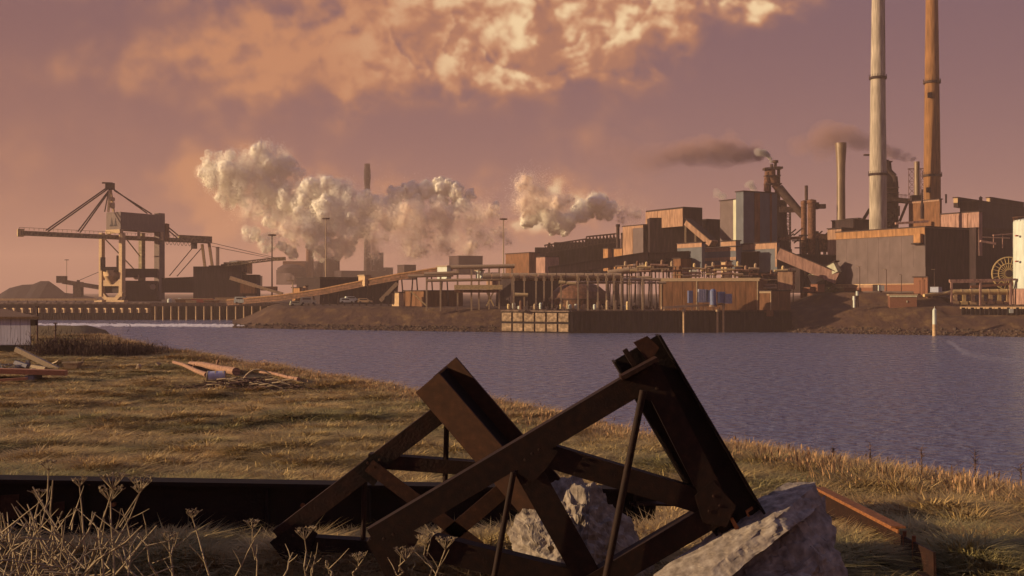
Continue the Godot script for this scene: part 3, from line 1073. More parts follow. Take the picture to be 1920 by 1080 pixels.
func crane() -> void:
	var df := 406.0
	var dr := 424.0
	var t := thing("gantry_crane", "huge olive bulk-unloading gantry crane with a long boom on the quay", "crane", Vector3(X(240, 412), 5.4, -412))
	var s := sh()
	var bl := W(40, 437, 370)
	var br := W(393, 453, 451)
	for k in [-1, 1]:
		s.beam(bl + Vector3(0.5, 0, 0.9) * 1.6 * k, br + Vector3(0.5, 0, 0.9) * 1.6 * k, 0.8, 1.5)
	for i in 30:
		var p := bl.lerp(br, i / 30.0)
		s.beam(p + Vector3(0.5, 0, 0.9) * 1.7, p - Vector3(0.5, 0, 0.9) * 1.7, 0.4, 1.2)
	part(t, "boom", s, M.crane_olive)
	s = sh()
	for i in 46:
		var p := bl.lerp(br, i / 46.0) + Vector3(0, 1.0, 1.6)
		s.beam(p, p + Vector3.UP * 0.9, 0.12, 0.12)
	s.beam(bl + Vector3(0, 1.9, 1.6), br + Vector3(0, 1.9, 1.6), 0.12, 0.12)
	part(t, "handrail", s, M.crane_olive)
	s = sh()
	s.box(bl + Vector3(-0.3, 0.1, 0), Vector3(2.0, 2.6, 3.0), 0.5)
	part(t, "boom_tip", s, M.yellow_pipe)
	s = sh()
	s.beam(W(335, 447, 446), W(396, 450, 452), 3.6, 2.8)
	part(t, "tail_boom", s, M.crane_olive)
	s = sh()
	s.box(W(364, 461, 448), Vector3(2.0, 2.4, 2))
	part(t, "trolley", s, M.emblem_dark)
	# machinery house, with two dark emblem marks on its lit end
	s = sh()
	var c := W(226, 430, 402)
	var ul := Vector3(-0.85, 0, -0.52)
	var ur := Vector3(0.45, 0, -0.89)
	var hh := Y(397, 402) - c.y
	var l := 8.2
	var rr := 22.5
	s.hexa([c, c + ur * rr, c + ur * rr + ul * l, c + ul * l, c + Vector3.UP * hh, c + ur * rr + Vector3.UP * hh, c + ur * rr + ul * l + Vector3.UP * hh, c + ul * l + Vector3.UP * hh])
	var house := part(t, "machinery_house", s, M.crane_house)
	for k in [0.35, 0.62]:
		s = sh()
		var e: Vector3 = c + ul * l * k + Vector3.UP * hh * 0.2 - ur * 0.1
		var hgt := Vector3.UP * hh * 0.5
		s.tri(e - ul * 0.7, e + ul * 0.7, e + hgt)
		s.quad(e - ul * 1.1, e + ul * 1.1, e + ul * 0.7 + Vector3.UP * 0.5, e - ul * 0.7 + Vector3.UP * 0.5)
		part(house, "emblem", s, M.emblem_dark)
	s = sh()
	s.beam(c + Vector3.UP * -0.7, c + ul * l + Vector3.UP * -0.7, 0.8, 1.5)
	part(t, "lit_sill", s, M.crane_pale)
	for q in [c + ur * 0.5, c + ur * 0.5 + ul * (l - 1), c + ur * 9, c + ur * 21]:
		s = sh()
		s.beam(q, q + Vector3.DOWN * 3.2, 0.9, 0.9)
		part(t, "house_stool", s, M.crane_pale)
	# legs
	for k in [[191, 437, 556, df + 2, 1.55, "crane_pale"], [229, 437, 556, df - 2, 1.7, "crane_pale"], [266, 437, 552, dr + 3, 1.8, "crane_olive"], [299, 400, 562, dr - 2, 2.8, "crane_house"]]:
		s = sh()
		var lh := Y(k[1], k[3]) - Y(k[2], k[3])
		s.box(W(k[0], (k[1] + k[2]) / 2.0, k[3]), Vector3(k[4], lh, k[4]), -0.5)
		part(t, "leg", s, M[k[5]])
	s = sh()
	s.box(W(310, 436, dr), Vector3(2.2, 7, 3))
	part(t, "stair_tower", s, M.brown_cladding)
	# portal frame low down, with a curved opening
	s = sh()
	s.beam(W(189, 531, 408.4), W(230, 531, 403.6), 1.2, 2.2)
	s.beam(W(189, 546, 408.4), W(202, 562, 406.9), 1.2, 1.6)
	s.beam(W(231, 546, 403.5), W(218, 562, 405), 1.2, 1.6)
	s.beam(W(200, 562, 407.1), W(220, 562, 404.8), 1.2, 1.8)
	part(t, "portal_beam", s, M.crane_pale)
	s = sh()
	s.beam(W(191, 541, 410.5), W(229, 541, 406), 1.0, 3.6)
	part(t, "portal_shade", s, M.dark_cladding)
	for k in [188, 229]:
		s = sh()
		s.box(W(k, 566, df - 2), Vector3(4.2, 1.4, 2), -0.5)
		var w := part(t, "bogie", s, M.crane_pale)
		for j in 3:
			s = sh()
			var p := W(k - 7 + j * 7, 570, df - 2)
			s.tube(p + Vector3(0, 0, -0.6), p + Vector3(0, 0, 0.8), 0.55, 0.55, 10)
			part(w, "wheel", s, M.emblem_dark)
	# hopper between the front legs
	s = sh()
	var top := W(210, 508, df)
	s.lathe(top + Vector3.DOWN * 5, [Vector2(1.2, 0), Vector2(3.2, 3.0), Vector2(3.4, 5.2), Vector2(0, 5.2)], 4)
	part(t, "hopper", s, M.crane_pale)
	s = sh()
	s.beam(W(196, 505, df), W(224, 505, df), 4, 1.8)
	s.box(W(193, 495, df), Vector3(1.4, 5, 1.4))
	s.box(W(223, 494, df), Vector3(1.4, 6, 1.4))
	part(t, "hopper_rim", s, M.dark_cladding)
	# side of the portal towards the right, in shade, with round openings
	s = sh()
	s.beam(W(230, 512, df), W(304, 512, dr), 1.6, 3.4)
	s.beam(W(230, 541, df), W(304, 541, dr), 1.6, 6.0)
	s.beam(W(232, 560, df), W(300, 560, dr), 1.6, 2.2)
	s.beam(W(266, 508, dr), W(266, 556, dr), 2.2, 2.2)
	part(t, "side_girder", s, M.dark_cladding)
	for k in [[255, 519, 415], [286, 538, 419]]:
		s = sh()
		var p := W(k[0], k[1], k[2] - 3)
		s.tube(p, p + Vector3(0.4, 0, 0.6), 1.1, 1.1, 14)
		part(t, "lamp_panel", s, M.pale_steel)
	s = sh()
	s.tube(W(196, 447, df), W(266, 520, dr), 0.22)
	s.tube(W(236, 447, df), W(262, 480, dr), 0.22)
	part(t, "brace", s, M.crane_olive)
	# mast on the house, stays
	s = sh()
	var m0 := W(206, 350, 408)
	s.beam(W(203, 397, 406), m0, 0.7, 0.7)
	s.beam(W(213, 397, 410), m0, 0.7, 0.7)
	s.beam(W(205, 385, 407), W(212, 385, 410), 1.4, 2.2)
	s.beam(W(206, 372, 407), W(212, 374, 410), 1.4, 1.4)
	part(t, "mast", s, M.crane_pale)
	s = sh()
	s.box(m0 + Vector3(0, 0.1, 0), Vector3(3.4, 2.4, 2.4), 0.4)
	s.box(m0 + Vector3(-1.0, 1.4, 0), Vector3(3.8, 0.4, 2.2), 0.4)
	part(t, "mast_head", s, M.far_steel)
	for k in [[200, 352, 86, 432, 382], [201, 355, 90, 434, 384], [203, 358, 146, 434, 394], [204, 360, 150, 436, 396], [212, 354, 276, 400, 421], [214, 357, 284, 401, 423], [306, 418, 336, 443, 446], [302, 420, 332, 446, 446], [203, 360, 196, 397, 406]]:
		s = sh()
		s.tube(W(k[0], k[1], 408 if k[0] < 300 else 428), W(k[2], k[3], k[4]), 0.26, 0.26, 6)
		part(t, "stay", s, M.cable)
	# tail struts and hanging cable loops
	for k in [[379, 458, 386, 514, 1.0], [392, 456, 400, 512, 1.0]]:
		s = sh()
		s.beam(W(k[0], k[1], 451), W(k[2], k[3], 451), k[4], k[4])
		part(t, "tail_strut", s, M.crane_pale)
	for k in [[361, 465, 318, 517], [377, 466, 332, 518]]:
		s = sh()
		s.tube(W(k[0], k[1], 448), W(k[2], k[3], 440), 0.2)
		part(t, "hoist_rope", s, M.cable)
	for i in 7:
		s = sh()
		var pts := []
		for j in 7:
			var u := j / 6.0
			pts.append(W(310 + i * 7 + 7 * u, 451 + i * 0.4 + 8 * sin(u * PI), 436 + i))
		s.line(pts, 0.1, 0.1, 4)
		part(t, "cable_loop", s, M.cable)


func vehicle(label: String, px: float, py: float, d: float, l: float, h: float, paint: Material, turn := 0.0) -> void:
	var t := thing("parked_van" if h > 1.8 else "parked_car", label, "van" if h > 1.8 else "car", W(px, py, d))
	t.rotation.y = turn
	org = Vector3.ZERO
	var s := sh()
	var y0 := 0.35
	s.hexa([Vector3(-l / 2, y0, -0.9), Vector3(l / 2, y0, -0.9), Vector3(l / 2, y0, 0.9), Vector3(-l / 2, y0, 0.9), Vector3(-l / 2, h * 0.58, -0.88), Vector3(l / 2 - 0.1, h * 0.55, -0.88), Vector3(l / 2 - 0.1, h * 0.55, 0.88), Vector3(-l / 2, h * 0.58, 0.88)])
	s.hexa([Vector3(-l * 0.49, h * 0.58, -0.86), Vector3(l * 0.30, h * 0.56, -0.86), Vector3(l * 0.30, h * 0.56, 0.86), Vector3(-l * 0.49, h * 0.58, 0.86), Vector3(-l * 0.45, h, -0.75), Vector3(l * 0.12, h, -0.75), Vector3(l * 0.12, h, 0.75), Vector3(-l * 0.45, h, 0.75)])
	part(t, "body", s, paint)
	s = sh()
	s.box(Vector3(-0.1 * l, h * 0.78, 0.85), Vector3(l * 0.5, h * 0.22, 0.06))
	part(t, "window", s, M.glass_dark)
	for k in [-0.32, 0.32]:
		for z in [-0.85, 0.85]:
			s = sh()
			s.tube(Vector3(k * l, 0.35, z - 0.1), Vector3(k * l, 0.35, z + 0.1), 0.35, 0.35, 10)
			part(t, "wheel", s, M.tyre_black)


# ------------------------------------------------------------------ far shore, middle: conveyor, pipe jetty, wharf
func far_middle() -> void:
	var t: Node3D
	var s: Sh
	# long conveyor climbing to the right
	t = thing("long_conveyor", "long open conveyor climbing from the jetty to the pipe racks", "conveyor", W(640, 572, 318))
	var pts := [W(430, 567, 350), W(530, 558, 335), W(610, 546, 325), W(690, 530, 316), W(755, 518, 308), W(845, 504, 300)]
	for i in pts.size() - 1:
		s = sh()
		s.beam(pts[i], pts[i + 1], 2.2, 0.9)
		part(t, "gallery_casing", s, M.rust_pipe)
		s = sh()
		s.beam(pts[i] + Vector3.UP * 0.75, pts[i + 1] + Vector3.UP * 0.75, 2.6, 0.35)
		part(t, "belt_cover", s, M.orange_band)
		s = sh()
		s.beam(pts[i] + Vector3(-0.3, -0.75, 1.2), pts[i + 1] + Vector3(-0.3, -0.75, 1.2), 0.3, 0.5)
		part(t, "lower_chord", s, M.rust_pipe)
	for k in [560, 585, 612, 640, 668, 694, 722, 750, 778, 806, 834]:
		var p: Vector3
		for i in pts.size() - 1:
			var u: float = (k - (pts[i].x / -pts[i].z * F + CX)) / ((pts[i + 1].x / -pts[i + 1].z * F) - (pts[i].x / -pts[i].z * F))
			if u >= 0 and u <= 1:
				p = pts[i].lerp(pts[i + 1], u)
		s = sh()
		s.beam(Vector3(p.x - 1.2, 5, p.z), p + Vector3(-0.5, -0.5, 0), 0.35, 0.35)
		s.beam(Vector3(p.x + 1.2, 5, p.z), p + Vector3(0.5, -0.5, 0), 0.35, 0.35)
		part(t, "trestle", s, M.far_steel)
	var b := bld("storage_shed", "long low dark storage shed behind the climbing conveyor", 556, 600, 745, 521, 562, 360, M.dark_cladding)
	band(b, "roof_edge", "r", 0, 1, 0.94, 1.0, M.far_steel)
	bld("transfer_box", "small pale box standing on the climbing conveyor", 672, 684, 695, 517, 527, 314, M.crane_pale, 60, M.pale_steel, "hut")
	bld("hopper_house", "small orange hopper house at the foot of the climbing conveyor", 548, 562, 566, 540, 556, 336, M.orange_band, 60, null, "hut")
	bld("hopper_house", "narrow pale hut just right of the orange hopper house", 568, 573, 577, 537, 555, 336, M.tan_cladding, 60, null, "hut")
	t = thing("lamp_post", "short post with a flat pale head above the hopper house", "lamp post", W(549, 556, 338))
	s = sh()
	s.tube(W(549, 556, 338), W(549, 527, 338), 0.2)
	part(t, "pole", s, M.pale_steel)
	s = sh()
	s.box(W(545, 526, 338), Vector3(2.2, 0.5, 0.6))
	part(t, "lamp_head", s, M.pale_steel)
	t = thing("loading_chute", "short steep conveyor leaning against the racks above the middle of the bank", "conveyor", W(720, 566, 300))
	s = sh()
	s.beam(W(713, 564, 300), W(745, 531, 300), 1.2, 1.0)
	part(t, "gallery_casing", s, M.pale_steel)
	s = sh()
	s.tube(W(727, 560, 299.4), W(727, 560, 300.6), 0.9, 0.9, 14)
	part(t, "wheel", s, M.tyre_black)
	bld("site_hut", "tan hut below the climbing conveyor, right of the steep chute", 735, 748, 757, 549, 564, 298, M.crane_pale, 50, null, "hut")
	vehicle("white van parked at the start of the climbing conveyor", 455, 570, 345, 5.2, 2.3, M.white_paint)
	vehicle("white car parked on the bank under the low end of the conveyor", 557, 574, 322, 4.2, 1.5, M.cream_paint, 0.3)
	vehicle("white van parked on the bank left of the shed door", 578, 571, 320, 4.8, 2.2, M.cream_paint, 0.2)
	vehicle("left one of two white cars on the bank below the conveyor", 651, 569, 312, 4.2, 1.6, M.white_paint, 0.1)
	vehicle("right one of two white cars on the bank below the conveyor", 660, 566, 314, 4.2, 1.6, M.white_paint, 0.4)
	vehicle("tan car parked on the bank right of the two white cars", 685, 569, 310, 4.2, 1.5, M.crane_pale, 0.0)
	for k in [[337, 566, 395, "small white tank on the quay just right of the crane", 1.6], [318, 568, 394, "pale tank on the quay close to the crane's right leg", 1.9]]:
		t = thing("small_tank", k[3], "tank", W(k[0], k[1] + 3, k[2]))
		s = sh()
		s.lathe(W(k[0], k[1] + 3, k[2]), [Vector2(0.8, 0), Vector2(0.8, k[4]), Vector2(0.4, k[4] + 0.3), Vector2(0, k[4] + 0.35)], 12)
		part(t, "tank_body", s, M.white_paint)
		s = sh()
		s.box(W(k[0], k[1] + 3.2, k[2]), Vector3(2.1, 0.3, 2.1))
		part(t, "plinth", s, M.concrete_quay)
	# low stores on the jetty deck
	for k in [[380, 560, 8.0, "red_paint", "red skip in the middle of the jetty deck"], [398, 563, 6.0, "brown_cladding", "brown skip just right of the red one on the jetty"], [428, 559, 9.0, "crane_pale", "long pale skip near the start of the climbing conveyor"], [345, 561, 6.0, "brown_cladding", "brown skip nearest the crane on the jetty deck"], [360, 564, 4.0, "crane_pale", "short pale skip left of the red one on the jetty"]]:
		t = thing("deck_store", k[4], "skip", W(k[0], k[1] + 6, 393), "stores on the jetty deck")
		s = sh()
		var p := W(k[0], k[1] + 4, 393)
		s.hexa([p + Vector3(-k[2] * 0.4, -1, -1), p + Vector3(k[2] * 0.4, -1, -1), p + Vector3(k[2] * 0.4, -1, 1), p + Vector3(-k[2] * 0.4, -1, 1), p + Vector3(-k[2] * 0.5, 0.8, -1.2), p + Vector3(k[2] * 0.5, 0.8, -1.2), p + Vector3(k[2] * 0.5, 0.8, 1.2), p + Vector3(-k[2] * 0.5, 0.8, 1.2)])
		part(t, "skip_body", s, M[k[3]])
		s = sh()
		s.beam(p + Vector3(-k[2] * 0.5, 0.85, 1.25), p + Vector3(k[2] * 0.5, 0.85, 1.25), 0.2, 0.2)
		part(t, "rim", s, M.crane_pale)
	# wharf: lit end of big panels on the left, dark flank to the right
	t = thing("wharf", "pier wall with a lit panelled end and a long dark flank", "wharf", W(1068, 625, 262))
	var c := Vector3(X(1068, 262), 0, -262)
	var ul := Vector3(-cos(deg_to_rad(26)), 0, -sin(deg_to_rad(26)))
	var e := c + ul * 18.6
	var f := Vector3(X(1482, 270), 0, -270)
	s = sh()
	s.prism([Vector2(c.x, c.z), Vector2(f.x, f.z), Vector2(f.x, f.z - 26), Vector2(e.x, e.z - 20), Vector2(e.x, e.z)], -1.2, 5.2)
	part(t, "wall_body", s, M.sheet_pile)
	var out := -ul.cross(Vector3.UP).normalized()
	if out.z < 0:
		out = -out
	for r in 2:
		for k in 6:
			s = sh()
			var u0 := (k + 0.08) / 6.0
			var u1 := (k + 0.92) / 6.0
			var y0 := 0.35 if r == 0 else 2.75
			var y1 := 2.2 if r == 0 else 4.9
			s.frame((c + ul * 18.6 * (u0 + u1) / 2) + Vector3.UP * (y0 + y1) / 2 + out * 0.12, ul * 18.6 * (u1 - u0) / 2, Vector3.UP * (y1 - y0) / 2, out * 0.16)
			part(t, "wharf_panel", s, M.wharf_panel)
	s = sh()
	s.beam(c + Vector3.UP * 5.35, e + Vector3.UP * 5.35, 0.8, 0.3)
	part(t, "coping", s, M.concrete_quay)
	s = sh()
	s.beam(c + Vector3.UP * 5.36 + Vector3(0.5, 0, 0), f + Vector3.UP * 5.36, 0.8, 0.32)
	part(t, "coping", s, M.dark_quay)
	var ax := (f - c).normalized()
	var ln := c.distance_to(f)
	s = sh()
	var u := 0.5
	while u < ln:
		var p := c + ax * u + Vector3(0, 2.3, 0.15)
		s.box(p, Vector3(0.6, 5.4, 0.4))
		u += 1.3
	part(t, "sheet_pile", s, M.sheet_pile).set_meta("kind", "stuff")
	for px in [1282, 1345, 1356]:
		var dd: float = 262.0 + 8.0 * (px - 1068) / 414.0 - 1.0
		var t2 := thing("mooring_pile", ["slim mooring pile against the dark wharf flank, leftmost of three", "slim mooring pile against the dark wharf flank, middle of three", "taller pale mooring pile against the wharf flank, rightmost of three"][[1282, 1345, 1356].find(px)], "mooring pile", Vector3(X(px, dd), 0, -dd), "mooring piles along the wharf")
		s = sh()
		s.tube(Vector3(X(px, dd), -1, -dd), Vector3(X(px, dd), Y(572 if px == 1356 else 582, dd), -dd), 0.26)
		part(t2, "pile_shaft", s, M.crane_pale)
		s = sh()
		s.lathe(Vector3(X(px, dd), Y(572 if px == 1356 else 582, dd), -dd), [Vector2(0.5, -0.3), Vector2(0.5, 0.2), Vector2(0, 0.3)], 10)
		part(t2, "cap", s, M.pale_steel)
	# pipe racks
	t = thing("pipe_rack", "pale pipe rack on thin columns over the wharf deck", "pipe rack", W(1040, 580, 272))
	for k in [[905, 1166, 517.5, 0.75, "pale_steel", 272], [960, 1166, 524, 0.35, "rust_pipe", 272.5], [1085, 1250, 530, 0.3, "pale_steel", 273], [1165, 1240, 524, 0.4, "pale_steel", 273]]:
		var n := int((k[1] - k[0]) / 17)
		for i in n:
			s = sh()
			var p0 := lerpf(k[0], k[1], float(i) / n)
			var p1 := lerpf(k[0], k[1], (i + 0.93) / n)
			s.tube(W(p0, k[2], k[5]), W(p1, k[2], k[5]), k[3])
			part(t, "pipe_length", s, M[k[4]])
	for px in [963, 983, 1005, 1020, 1035, 1052, 1084, 1102, 1121, 1137, 1151, 1165, 1180, 1205]:
		s = sh()
		var ytop := 514.0 if px < 1170 else 522.0
		s.beam(W(px, ytop, 271), Vector3(X(px, 271), 5.2, -271), 0.4, 0.4)
		part(t, "column", s, M.pale_steel)
		s = sh()
		s.box(W(px, ytop + 10, 271.6), Vector3(0.7, 0.7, 1.6))
		part(t, "bracket", s, M.crane_pale)
	for k in [[1048, 1060, 529], [1062, 1080, 531], [965, 990, 552]]:
		s = sh()
		s.tube(W(k[0], k[2], 269.8), W(k[1], k[2] + 1, 269.8), 0.45)
		part(t, "valve_pipe", s, M.yellow_pipe)
	t = thing("pipe_bridge", "stepped pipe bridge with pale tanks left of the wharf", "pipe bridge", W(880, 575, 285))
	for k in [[845, 965, 499, 0.55], [795, 860, 512, 0.5], [765, 850, 516, 0.4], [800, 940, 524, 0.4]]:
		s = sh()
		s.tube(W(k[0], k[2] + 2, 286), W(k[1], k[2], 286), k[3])
		part(t, "pipe", s, M.pale_steel)
	s = sh()
	s.beam(W(852, 538.5, 284), W(942, 538.5, 284), 1.6, 1.2)
	part(t, "lit_girder", s, M.yellow_pipe)
	s = sh()
	s.beam(W(852, 546, 285), W(935, 546, 285), 1.6, 0.8)
	part(t, "lower_girder", s, M.rust_pipe)
	for px in [800, 826, 858, 884, 898, 917, 936, 960]:
		s = sh()
		s.beam(W(px, 498 if px > 840 else 512, 286), Vector3(X(px, 286), 5, -286), 0.45, 0.45)
		part(t, "column", s, M.pale_steel)
	for k in [[912, 926], [926, 912], [770, 800]]:
		s = sh()
		s.beam(W(k[0], 546, 284.6), W(k[1], 574, 284.6), 0.35, 0.35)
		part(t, "brace", s, M.yellow_pipe)
	bld("white_tank_box", "bright white box tank on top of the pipe bridge", 820, 838, 846, 500, 516, 287, M.white_paint, 40, M.pale_steel, "tank")
	bld("white_tank_box", "smaller pale box tank right of the bright white one", 892, 903, 907, 508, 517, 287, M.white_paint, 40, M.pale_steel, "tank")
	bld("switch_house", "tall tan switch house inside the pipe bridge", 912, 924, 934, 513, 538, 292, M.tan_cladding, 50, null, "building")
	bld("pump_house", "long low brown pump house behind the pipe bridge columns", 757, 800, 868, 546, 570, 300, M.brown_cladding)
	bld("dark_screen", "dark shed behind the columns of the pipe racks", 930, 960, 1060, 520, 576, 305, M.dark_cladding)
	t = thing("dome_tank", "big rust-brown domed tank behind the pipe rack columns", "tank", W(1086, 585, 292))
	s = sh()
	s.lathe(Vector3(X(1086, 292), 4, -292), [Vector2(8.3, 0), Vector2(8.2, 4.2), Vector2(7.2, 6.2), Vector2(5.2, 7.8), Vector2(2.6, 8.7), Vector2(0, 9)], 36)
	part(t, "tank_body", s, M.rust_pipe)
	s = sh()
	s.lathe(Vector3(X(1086, 292), 8.05, -292), [Vector2(8.35, 0), Vector2(8.4, 0.25), Vector2(8.2, 0.3)], 36)
	part(t, "ring", s, M.far_steel)
	# wharf machinery, many small units
	rng.seed = 44
	for i in 34:
		var px := 955.0 + i * 8.3 + rng.randf_range(-3, 3)
		var d := rng.randf_range(266, 278)
		var g := thing("pump_unit", "small pump or valve unit among the wharf pipework", "pump", Vector3(X(px, d), 5.2, -d), "pump units on the wharf deck")
		org = g.position
		var h := rng.randf_range(0.8, 2.4)
		s = sh()
		s.box(org + Vector3(0, 0.25, 0), Vector3(1.4, 0.5, 1.0))
		part(g, "plinth", s, M.concrete_quay)
		s = sh()
		s.lathe(org + Vector3(0, 0.5, 0), [Vector2(0.35, 0), Vector2(0.42, h * 0.3), Vector2(0.42, h * 0.8), Vector2(0.25, h), Vector2(0, h)], 10)
		part(g, "vessel", s, [M.pale_steel, M.yellow_pipe, M.rust_pipe, M.far_steel, M.white_paint, M.dark_cladding][rng.randi() % 6])
		s = sh()
		s.line([org + Vector3(0.3, h * 0.5, 0), org + Vector3(0.8, h * 0.5 + 0.1, 0), org + Vector3(0.9, 0.3, 0)], 0.13, 0.13, 6)
		part(g, "pipe", s, M.pale_steel)
	# tan shed on the wharf
	b = bld("wharf_shed", "wide tan shed with a pale roof edge on the wharf", 1236, 1424, 1452, 523, 581, 276, M.brown_cladding, 17, M.pale_steel)
	band(b, "fascia", "l", 0, 1.0, 0.93, 1.0, M.pale_steel, 0.25)
	for k in [0.02, 0.62, 0.98]:
		band(b, "downpipe", "l", k - 0.006, k + 0.006, 0, 0.93, M.pale_steel, 0.2)
	for i in 9:
		band(b, "wall_panel", "l", 0.03 + i * 0.105, 0.03 + i * 0.105 + 0.1, 0.02, 0.9, M.brown_cladding, 0.06)
	b = bld("wharf_annex", "small brown annex with a pale frame at the shed's right end", 1424, 1446, 1482, 546, 582, 268, M.brown_cladding, 35, M.dark_roof)
	band(b, "corner_post", "l", 0, 0.06, 0, 1, M.pale_steel, 0.12)
	band(b, "fascia", "l", 0, 1, 0.9, 1, M.pale_steel, 0.14)
	var k2 := 0
	for k in [[1316, 542, 567, 11, "pale_blue", "tilted pale blue sheet leaning on the wharf shed"], [1330, 544, 567, 10, "blue_tarp", "dark blue container left of the blue tank"], [1352, 547, 568, 8, "blue_tarp", "blue crate right of the blue tank"], [1364, 551, 569, 9, "pale_blue", "pale blue crate, rightmost of the blue things on the wharf"], [1294, 545, 568, 5, "blue_tarp", "narrow blue cabinet, leftmost of the blue things on the wharf"]]:
		t = thing("blue_container", k[5], "container", W(k[0], k[2] + 5, 266))
		s = sh()
		var w: float = k[3] / F * 266.0 * 1.6
		var hgt := Y(k[1], 266) - Y(k[2], 266)
		var p := W(k[0], (k[1] + k[2]) / 2.0, 266)
		var tilt := 0.3 if k2 == 0 else 0.0
		s.hexa([p + Vector3(-w / 2, -hgt / 2, -0.9), p + Vector3(w / 2, -hgt / 2, -0.9), p + Vector3(w / 2, -hgt / 2, 0.9), p + Vector3(-w / 2, -hgt / 2, 0.9), p + Vector3(-w / 2 + tilt, hgt / 2, -0.9), p + Vector3(w / 2 + tilt, hgt / 2 - tilt * 0.5, -0.9), p + Vector3(w / 2 + tilt, hgt / 2 - tilt * 0.5, 0.9), p + Vector3(-w / 2 + tilt, hgt / 2, 0.9)])
		part(t, "shell", s, M[k[4]])
		s = sh()
		for q in 4:
			s.box(p + Vector3(-w * 0.36 + q * w * 0.24, 0, 0.93), Vector3(0.09, hgt * 0.92, 0.06))
		part(t, "ribs", s, M[k[4]])
		k2 += 1
	t = thing("blue_tank", "upright blue tank between the blue containers", "tank", W(1337, 572, 264))
	s = sh()
	s.lathe(W(1337, 572, 264), [Vector2(0.8, 0), Vector2(0.8, 3.4), Vector2(0.5, 3.9), Vector2(0, 4.0)], 16)
	part(t, "tank_body", s, M.blue_tarp)
	s = sh()
	s.lathe(W(1337, 572, 264), [Vector2(0.95, -0.4), Vector2(0.95, 0.1), Vector2(0.8, 0.1)], 16)
	part(t, "skirt", s, M.concrete_quay)
	t = thing("deck_rail", "low pale kerb beam on the wharf edge below the blue containers", "barrier", W(1300, 575, 263.5))
	s = sh()
	s.beam(W(1240, 577, 264), W(1358, 570, 267.5), 0.4, 0.5)
	part(t, "rail", s, M.crane_pale)
	s = sh()
	for i in 9:
		s.box(W(1245 + i * 13, 579, 264 + i * 0.4), Vector3(0.3, 0.9, 0.3))
	part(t, "posts", s, M.crane_pale).set_meta("kind", "stuff")
	# behind the racks: yard structures in front of the furnaces
	gallery("dark_gallery", "dark covered gallery sweeping up in front of the blue blocks", W(1030, 510, 316), W(1216, 482, 312), 3.4, 2.6, M.dark_cladding, [[0.15, 6.0], [0.4, 6.0], [0.65, 7.0], [0.9, 7.0]])
	gallery("dark_gallery", "level dark gallery ending at a hopper before the blue blocks", W(1216, 481, 312), W(1290, 479, 312), 3.4, 2.0, M.dark_cladding, [[0.1, 7.0], [0.45, 7.0], [0.9, 7.0]])
	t = thing("lattice_bridge", "rusty lattice conveyor bridge rising towards the furnace blocks", "conveyor", W(1090, 500, 430))
	s = sh()
	lattice(s, W(1022, 467, 430), W(1100, 455, 430), 3, 3, 12, 0.45)
	part(t, "lattice_span", s, M.far_steel)
	s = sh()
	lattice(s, W(1100, 452, 430), W(1158, 446, 430), 3, 3.4, 9, 0.45)
	part(t, "lattice_span", s, M.far_steel)
	s = sh()
	s.box(W(1045, 483, 432), Vector3(18, 8, 5))
	s.box(W(1090, 478, 432), Vector3(22, 10, 5))
	s.box(W(1130, 476, 432), Vector3(14, 12, 5))
	part(t, "conveyor_house", s, M.dark_cladding)
	for k in [1030, 1062, 1085, 1110, 1140, 1154]:
		s = sh()
		s.beam(W(k, 455, 431), Vector3(X(k, 431), 5, -431), 0.9, 0.9)
		part(t, "trestle", s, M.far_steel)
	bld("yard_block", "orange-brown block between the pipe bridge and the dark gallery", 948, 992, 1012, 474, 520, 420, M.brown_cladding)
	bld("yard_block", "lower grey-pink block left of the dark gallery's low end", 1005, 1022, 1048, 482, 520, 410, M.pink_cladding)
	bld("yard_block", "broad dark block right behind the rusty lattice bridge", 1050, 1080, 1168, 470, 520, 450, M.dark_cladding)
	bld("yard_block", "small tan block directly left of the slim dark stack", 1131, 1140, 1147, 466, 500, 380, M.orange_band)
	bld("yard_block", "orange block at the foot of the grey tower's left side", 1151, 1166, 1178, 466, 500, 372, M.orange_band)
	bld("yard_block", "hazy low block far left of the lattice bridge", 842, 860, 905, 480, 510, 700, M.far_mass)
	bld("yard_block", "hazy low frame block above the climbing conveyor", 745, 758, 780, 497, 520, 700, M.far_steel)
	for k in [[1158.5, 421, 470, 0.6, "slim dark stack left of the grey tower"], [1167, 437, 470, 0.45, "shorter slim stack right beside the slim dark stack"]]:
		t = thing("chimney", k[4], "chimney", W(k[0], k[2], 385))
		s = sh()
		s.tube(W(k[0], k[1], 385), Vector3(X(k[0], 385), 6, -385), k[3])
		part(t, "shaft", s, M.far_steel)
		s = sh()
		s.lathe(W(k[0], k[1], 385), [Vector2(k[3] * 1.3, -0.8), Vector2(k[3] * 1.3, 0.1), Vector2(0, 0.1)], 10)
		part(t, "rim", s, M.dark_cladding)
	# odd units in front of the blue blocks
	bld("hopper_box", "brown upright hopper box below the level dark gallery", 1262, 1276, 1296, 485, 520, 306, M.brown_cladding, 50, null, "hopper")
	bld("yard_hut", "tan hut with a round vent in front of the striped blue block", 1352, 1362, 1372, 491, 515, 300, M.crane_pale, 50, null, "hut")
	bld("yard_hut", "tan square hut under the falling pink gallery", 1458, 1486, 1492, 509, 532, 292, M.tan_cladding, 20, null, "hut")
